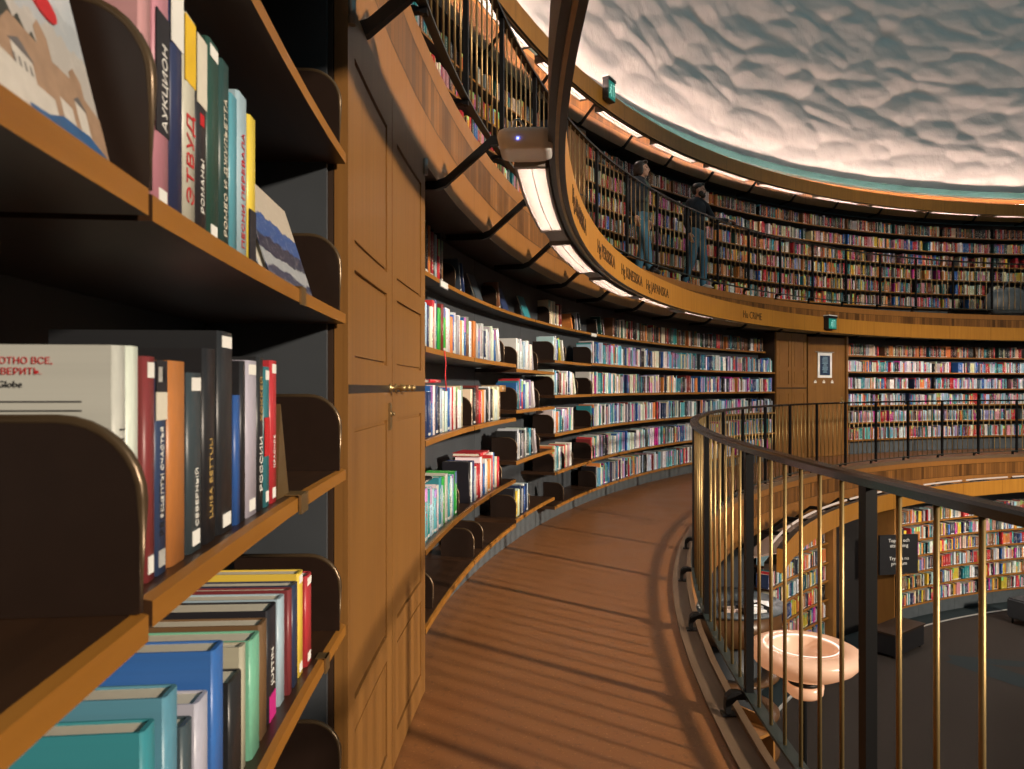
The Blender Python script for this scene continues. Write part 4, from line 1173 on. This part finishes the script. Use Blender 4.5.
# small book truck under the gallery edge, seen through the bars
t = tag(empty('book_truck', Matrix.Translation(Vector((-11.35, 4.55, -CH))) @ Matrix.Rotation(rad(35), 4, 'Z')), 'wooden book truck parked beside the bowl lamp in the hall', 'book trolley')
for z in (.25, .62, 1.0):
    bm = NB(); box(bm, -.42, .42, -.2, .2, z, z+.03); mobj('tray', bm, MT['oak'], t)
for x in (-.44, .42):
    bm = NB(); box(bm, x, x+.025, -.2, .2, .12, 1.12); mobj('side_panel', bm, MT['oak'], t)
for x in (-.36, .36):
    for y in (-.15, .15):
        bm = NB(); tube(bm, [(x, y-.015, .062), (x, y+.015, .062)], .06, 14); box(bm, x-.012, x+.012, y-.022, y+.022, .062, .249); mobj('caster', bm, MT['blackpl'], t)
# black notice stand
SM = frame(12.10, 124.5, -CH+.0) @ Matrix.Rotation(rad(-24), 4, 'Z')
t = tag(empty('notice_stand', SM), 'black notice board with white arrow standing at the hall passage', 'sign')
bm = NB(); box(bm, -.36, .36, -.02, .02, 1.12, 1.78); mobj('board', bm, MT['blackpl'], t)
bm = NB(); box(bm, -.02, .02, .021, .05, .03, 1.6); mobj('pole', bm, MT['iron'], t)
bm = NB(); box(bm, -.22, .22, -.16, .2, .003, .028); mobj('foot', bm, MT['iron'], t)
TM = Matrix(((1, 0, 0, 0), (0, 0, -1, 0), (0, 1, 0, 0), (0, 0, 0, 1)))
for s, z, sz in (('Toppar och', 1.66, .085), ('utställning', 1.575, .085), ('←', 1.46, .14), ('Tryckta nu', 1.36, .085), ('provrum', 1.275, .085)):
    mobj('lettering', text_bm(s, sz, .001, 'CENTER'), MT['tinkwhite'], t, Matrix.Translation((0, -.0215, z)) @ TM)
# low chest in the passage mouth and dark stool at the frame's edge
t = tag(empty('low_chest', frame(11.9, 126.6, -CH)), 'low black chest on the hall floor at the passage mouth', 'chest')
bm = NB(); box(bm, -.48, .48, -.2, .2, .045, .36); mobj('body', bm, MT['blackpl'], t)
bm = NB(); box(bm, -.5, .5, -.22, .22, .361, .39); mobj('lid', bm, MT['dark_wood'], t)
for x in (-.42, .42):
    for y in (-.15, .15):
        bm = NB(); box(bm, x-.025, x+.025, y-.025, y+.025, .003, .044); mobj('foot', bm, MT['iron'], t)
t = tag(empty('stool', Matrix.Translation(Vector((-4.05, 10.75, -CH))) @ Matrix.Rotation(rad(20), 4, 'Z')), 'dark square upholstered stool on the hall carpet near the shelves', 'stool')
bm = NB(); box(bm, -.27, .27, -.27, .27, .10, .46); bmesh.ops.bevel(bm, geom=bm.edges[:], offset=.03, segments=3, affect='EDGES'); mobj('seat', bm, MT['slate'], t)
for x in (-.2, .2):
    for y in (-.2, .2):
        bm = NB(); tube(bm, [(x, y, .003), (x, y, .11)], .018, 8); mobj('leg', bm, MT['iron'], t)
# grey rounded bag by the upper railing
bm = NB(); bmesh.ops.create_uvsphere(bm, u_segments=24, v_segments=14, radius=1)
for v in bm.verts:
    x, y, z = v.co; v.co = Vector((.62*x*(1-.1*z), .22*y, .33*(math.copysign(abs(z)**.75, z))+.33))
for f in bm.faces: f.smooth = True
t = mobj('duffel_bag', bm, MT['plinth'], M=frame(14.15, 99.0, CH+.003)); tag(t, 'grey rounded bag on the upper gallery floor against the railing', 'bag')
bm = NB(); tube(bm, [(-.25, -.1, .58), (-.2, -.12, .74), (0, -.13, .80), (.2, -.12, .74), (.25, -.1, .58)], .016, 8); mobj('strap', bm, MT['slate'], t)

# ------------------------------------------------------------------ people
def blob_mesh(parts, voxel, smooth=6, name='body'):
    """union of tapered limbs and ellipsoids, remeshed to one continuous skin"""
    bm = bmesh.new()
    for p in parts:
        if p[0] == 'c':
            _, a, ra, b, rb = p
            a, b = Vector(a), Vector(b)
            for c, r in ((a, ra), (b, rb)):
                g = bmesh.ops.create_icosphere(bm, subdivisions=2, radius=r, matrix=Matrix.Translation(c))
            d = b-a; L = d.length
            if L > 1e-4:
                M = Matrix.Translation((a+b)/2) @ d.to_track_quat('Z', 'Y').to_matrix().to_4x4()
                bmesh.ops.create_cone(bm, cap_ends=True, segments=14, radius1=ra, radius2=rb, depth=L, matrix=M)
        else:
            _, c, r, rot = p
            M = Matrix.Translation(Vector(c)) @ (rot or Matrix.Identity(4)) @ Matrix.Diagonal((*r, 1))
            bmesh.ops.create_icosphere(bm, subdivisions=3, radius=1, matrix=M)
    me = bpy.data.meshes.new('tmp'); bm.to_mesh(me); bm.free()
    o = bpy.data.objects.new('tmp', me); C.objects.link(o)
    m = o.modifiers.new('r', 'REMESH'); m.mode = 'VOXEL'; m.voxel_size = voxel
    s = o.modifiers.new('s', 'SMOOTH'); s.iterations = smooth; s.factor = .5
    dg = bpy.context.evaluated_depsgraph_get()
    out = bpy.data.meshes.new_from_object(o.evaluated_get(dg)); out.name = name
    out.polygons.foreach_set('use_smooth', [True]*len(out.polygons))
    C.objects.unlink(o); bpy.data.objects.remove(o); bpy.data.meshes.remove(me)
    return out
def wear(name, me, mat, parent):
    me.materials.clear(); me.materials.append(mat)
    o = bpy.data.objects.new(name, me); C.objects.link(o)
    if parent is not None: o.parent = parent
    return o
SKIN = plain('skin', (.50, .29, .21), .5, var=.08); HAIR = plain('dark_brown_hair', (.020, .012, .009), .5, var=.4, scale=80)
JEAN = plain('blue_denim', (.040, .135, .21), .8, var=.3, scale=40); KNIT = plain('navy_black_knit', (.013, .016, .024), .85, var=.3, scale=70)
SHIRT = plain('green_grey_shirt', (.055, .085, .072), .8, var=.4, scale=25); SHOE = plain('dark_shoe', (.02, .018, .018), .5); SHOE_W = plain('pale_shoe', (.55, .53, .5), .5)

def lerp(a, b, t): return tuple(x+(y-x)*t for x, y in zip(a, b))
def hand(wrist, dirv, palm, curl, thumb_side):
    """palm with five bent fingers; dirv points from wrist to knuckles, palm is the palm's normal"""
    d = Vector(dirv).normalized(); pn = Vector(palm).normalized(); s = d.cross(pn).normalized()*thumb_side
    w = Vector(wrist); out = [('c', w, .026, w+d*.04, .028)]
    for k in range(4):
        o = w+d*.078+s*(.030-.020*k); out.append(('c', w+d*.03+s*(.018-.012*k), .014, o, .0125))
        l = (.036, .041, .038, .029)[k]; p = o; v = d
        for j in range(3):
            v = (v*math.cos(curl)+pn*math.sin(curl)).normalized(); q = p+v*l*(1-.2*j)
            out.append(('c', p, .0100-.0008*j, q, .0092-.0008*j)); p = q
    b = w+d*.025+s*.028; v = (d*.75+s*.65+pn*.2).normalized(); q = b+v*.04; out.append(('c', b, .013, q, .011)); out.append(('c', q, .0105, q+(d*.9+s*.15+pn*.4).normalized()*.032, .009))
    return out
def head_parts(c, M, beard=False):
    """head centred at c; M turns local axes (x right, y forward, z up)"""
    R3 = M.to_3x3()
    def e(o, r): return ('e', Vector(c)+R3 @ Vector(o), r, M)
    return [e((0, -.012, .030), (.074, .094, .088)), e((0, .018, -.030), (.060, .068, .078)), e((0, .050, -.082), (.030, .028, .024)), e((0, .093, -.018), (.011, .017, .024)), e((0, .080, .008), (.011, .016, .026)),
            e((0, .078, -.052), (.024, .014, .008)), e((0, .077, -.062), (.020, .013, .007)), e((.040, .060, .028), (.026, .018, .008)), e((-.040, .060, .028), (.026, .018, .008)), e((.042, .052, -.018), (.022, .022, .020)), e((-.042, .052, -.018), (.022, .022, .020)),
            e((.076, -.008, -.006), (.008, .020, .030)), e((-.076, -.008, -.006), (.008, .020, .030))]

def person(name, label, M, J, hair, male):
    t = None
    hd = Vector(J['head']); HM = Matrix.Rotation(rad(J['turn']), 4, 'Z') @ Matrix.Rotation(rad(J.get('nod', 0)), 4, 'X')
    body = head_parts(hd, HM)
    body += [('c', lerp(J['neck'], J['head'], -.1), .055, hd+Vector((0, -.012, -.05)), .050)]
    body += [('e', lerp(J['pelvis'], J['neck'], .68), (.150 if male else .130, .095, .16), None), ('e', lerp(J['pelvis'], J['neck'], .3), (.125, .088, .15), None), ('e', J['pelvis'], (.150, .100, .11), None)]
    for s in ('r', 'l'):
        body += [('c', J['neck'], .05, J['sh_'+s], .052), ('c', J['sh_'+s], .050, J['el_'+s], .040), ('c', J['el_'+s], .039, J['wr_'+s], .026)]
        body += [('c', J['hip_'+s], .080, J['kn_'+s], .056), ('c', J['kn_'+s], .054, lerp(J['kn_'+s], J['an_'+s], .35), .056), ('c', lerp(J['kn_'+s], J['an_'+s], .35), .056, J['an_'+s], .036)]
        f = Vector(J['ft_'+s]); body += [('c', J['an_'+s], .034, f+Vector((0, 0, .0)), .028)]
        body += hand(J['wr_'+s], J['hd_'+s], J['pn_'+s], J['cl_'+s], J['ts_'+s])
    o = wear('person', blob_mesh(body, .0075, 4), SKIN, None)
    o.matrix_world = M
    tag(o, label, 'person')
    # clothes: the same limbs a little thicker, ending at cuffs, waist and hems
    top = [('e', lerp(J['pelvis'], J['neck'], .70), (.165 if male else .145, .112, .175), None), ('e', lerp(J['pelvis'], J['neck'], .32), (.145, .108, .17), None), ('c', lerp(J['pelvis'], J['neck'], .1), .12, lerp(J['pelvis'], J['neck'], .3), .125), ('c', J['neck'], .062, lerp(J['neck'], J['head'], .12), .058)]
    for s in ('r', 'l'): top += [('c', J['neck'], .062, J['sh_'+s], .066), ('c', J['sh_'+s], .066, J['el_'+s], .054), ('c', J['el_'+s], .054, lerp(J['el_'+s], J['wr_'+s], .92), .040)]
    wear('sweater', blob_mesh(top, .011, 5), KNIT if male else SHIRT, o)
    if not male:
        jk = [('e', Vector(lerp(J['pelvis'], J['neck'], .68))+Vector((.05, .0, 0)), (.135, .135, .19), None), ('e', Vector(lerp(J['pelvis'], J['neck'], .3))+Vector((.07, .0, 0)), (.115, .125, .19), None)]
        s = 'r'; jk += [('c', J['neck'], .07, J['sh_'+s], .078), ('c', J['sh_'+s], .078, J['el_'+s], .066), ('c', J['el_'+s], .066, lerp(J['el_'+s], J['wr_'+s], .9), .050)]
        wear('jacket', blob_mesh(jk, .011, 5), KNIT, o)
    leg = [('e', J['pelvis'], (.163, .118, .125), None)]
    for s in ('r', 'l'): leg += [('c', J['hip_'+s], .092, J['kn_'+s], .069), ('c', J['kn_'+s], .068, lerp(J['kn_'+s], J['an_'+s], .97), .055)]
    wear('jeans', blob_mesh(leg, .011, 5), JEAN, o)
    for s in ('r', 'l'):
        a, f = Vector(J['an_'+s]), Vector(J['ft_'+s])
        wear('shoe', blob_mesh([('c', a+Vector((0, 0, -.02)), .046, f, .036), ('c', f, .036, f+(f-a)*.18, .030), ('e', a+Vector((0, -.02, -.045)), (.04, .05, .03), None)], .009, 4), SHOE_W if male else SHOE, o)
    R3 = HM.to_3x3()
    e = lambda p, r: ('e', hd+R3 @ Vector(p), r, HM)
    if hair == 'short':
        wear('hair', blob_mesh([e((0, -.026, .052), (.080, .096, .078)), e((0, -.070, .0), (.066, .05, .07)), e((0, .045, .098), (.05, .04, .028))], .008, 3), HAIR, o)
        wear('beard', blob_mesh([e((0, .060, -.086), (.048, .044, .044)), e((.05, .026, -.058), (.020, .045, .05)), e((-.05, .026, -.058), (.020, .045, .05)), e((0, .088, -.044), (.030, .012, .008))], .007, 3), HAIR, o)
    else:
        wear('hair', blob_mesh([e((0, -.028, .050), (.084, .098, .080)), e((0, -.078, -.01), (.072, .055, .10)), e((.064, -.02, -.02), (.022, .05, .08)), e((-.064, -.02, -.02), (.022, .05, .08)), e((0, -.10, -.09), (.035, .035, .07)), e((.02, .055, .095), (.055, .035, .026))], .008, 3), HAIR, o)
    for sx in (-1, 1):
        bm = NB(); bmesh.ops.create_icosphere(bm, subdivisions=2, radius=.0095, matrix=Matrix.Translation(hd+R3 @ Vector((sx*.032, .071, .010)))); mobj('eye', bm, MT['blackpl'], o, smooth=True)
    return o

# local frame of a figure: x = its right, y = its front, z = up
MAN = dict(pelvis=(0, 0, .93), neck=(.0, .015, 1.47), head=(0, .045, 1.615), turn=38, nod=-2,
           sh_r=(.185, 0, 1.40), el_r=(.235, -.06, 1.13), wr_r=(.225, .03, .90), hd_r=(0.02, .12, -.9), pn_r=(-1, .1, 0), cl_r=.35, ts_r=1,
           sh_l=(-.185, .02, 1.40), el_l=(-.36, .06, 1.18), wr_l=(-.50, .24, 1.165), hd_l=(-.8, .25, -.03), pn_l=(0, -.05, -1), cl_l=.30, ts_l=-1,
           hip_r=(.085, 0, .89), kn_r=(.10, -.02, .49), an_r=(.11, -.20, .11), ft_r=(.12, -.06, .04),
           hip_l=(-.085, 0, .89), kn_l=(-.09, .06, .48), an_l=(-.09, .05, .085), ft_l=(-.10, .19, .036))
def face_dir(R, th, dirv, z):
    p = P(R, th, z); a = math.atan2(dirv[1], dirv[0])-PI/2
    return Matrix.Translation(p) @ Matrix.Rotation(a, 4, 'Z')
person('man', 'bearded person in dark sweater and jeans with one hand on upper railing', face_dir(14.10, 137.1, (.62, -.78), CH+.003), MAN, 'short', True)
WOM = dict(pelvis=(0, 0, .90), neck=(0, .01, 1.41), head=(0, .04, 1.555), turn=26, nod=4,
           sh_r=(.165, 0, 1.345), el_r=(.205, -.05, 1.09), wr_r=(.20, .06, .86), hd_r=(0, .15, -.95), pn_r=(-1, .1, 0), cl_r=.3, ts_r=1,
           sh_l=(-.165, 0, 1.345), el_l=(-.20, -.06, 1.09), wr_l=(-.20, .02, .86), hd_l=(0, .1, -.95), pn_l=(1, .1, 0), cl_l=.3, ts_l=-1,
           hip_r=(.08, 0, .86), kn_r=(.09, .16, .49), an_r=(.09, .22, .10), ft_r=(.10, .35, .036),
           hip_l=(-.08, 0, .86), kn_l=(-.085, .0, .47), an_l=(-.09, -.10, .085), ft_l=(-.10, .03, .036))
person('woman', 'dark haired person in green shirt and dark jacket walking along the upper railing', face_dir(14.16, 144.3, (.74, -.67), CH+.003), WOM, 'long', False)

# ------------------------------------------------------------------ sky light, camera, colour
w = bpy.data.worlds.new('hall_sky'); sc.world = w; w.use_nodes = True
bg = w.node_tree.nodes['Background']; bg.inputs[0].default_value = (.30, .52, .56, 1); bg.inputs[1].default_value = 0.42

cd = bpy.data.cameras.new('camera'); cam = bpy.data.objects.new('camera', cd); C.objects.link(cam)
cam.location = CAM; cam.rotation_euler = (PI/2, 0, 0)
cd.sensor_width = 36; cd.lens = 719.7/1024*36; cd.shift_y = 3.43/1024; cd.clip_start = .05; cd.clip_end = 200
cd.dof.use_dof = True; cd.dof.focus_distance = 9.0; cd.dof.aperture_fstop = 11
sc.camera = cam
sc.view_settings.view_transform = 'Standard'; sc.view_settings.look = 'None'; sc.view_settings.gamma = 1; sc.view_settings.use_curve_mapping = False
sc.view_settings.exposure = 0.15
sc.cycles.max_bounces = 6; sc.cycles.use_light_tree = True
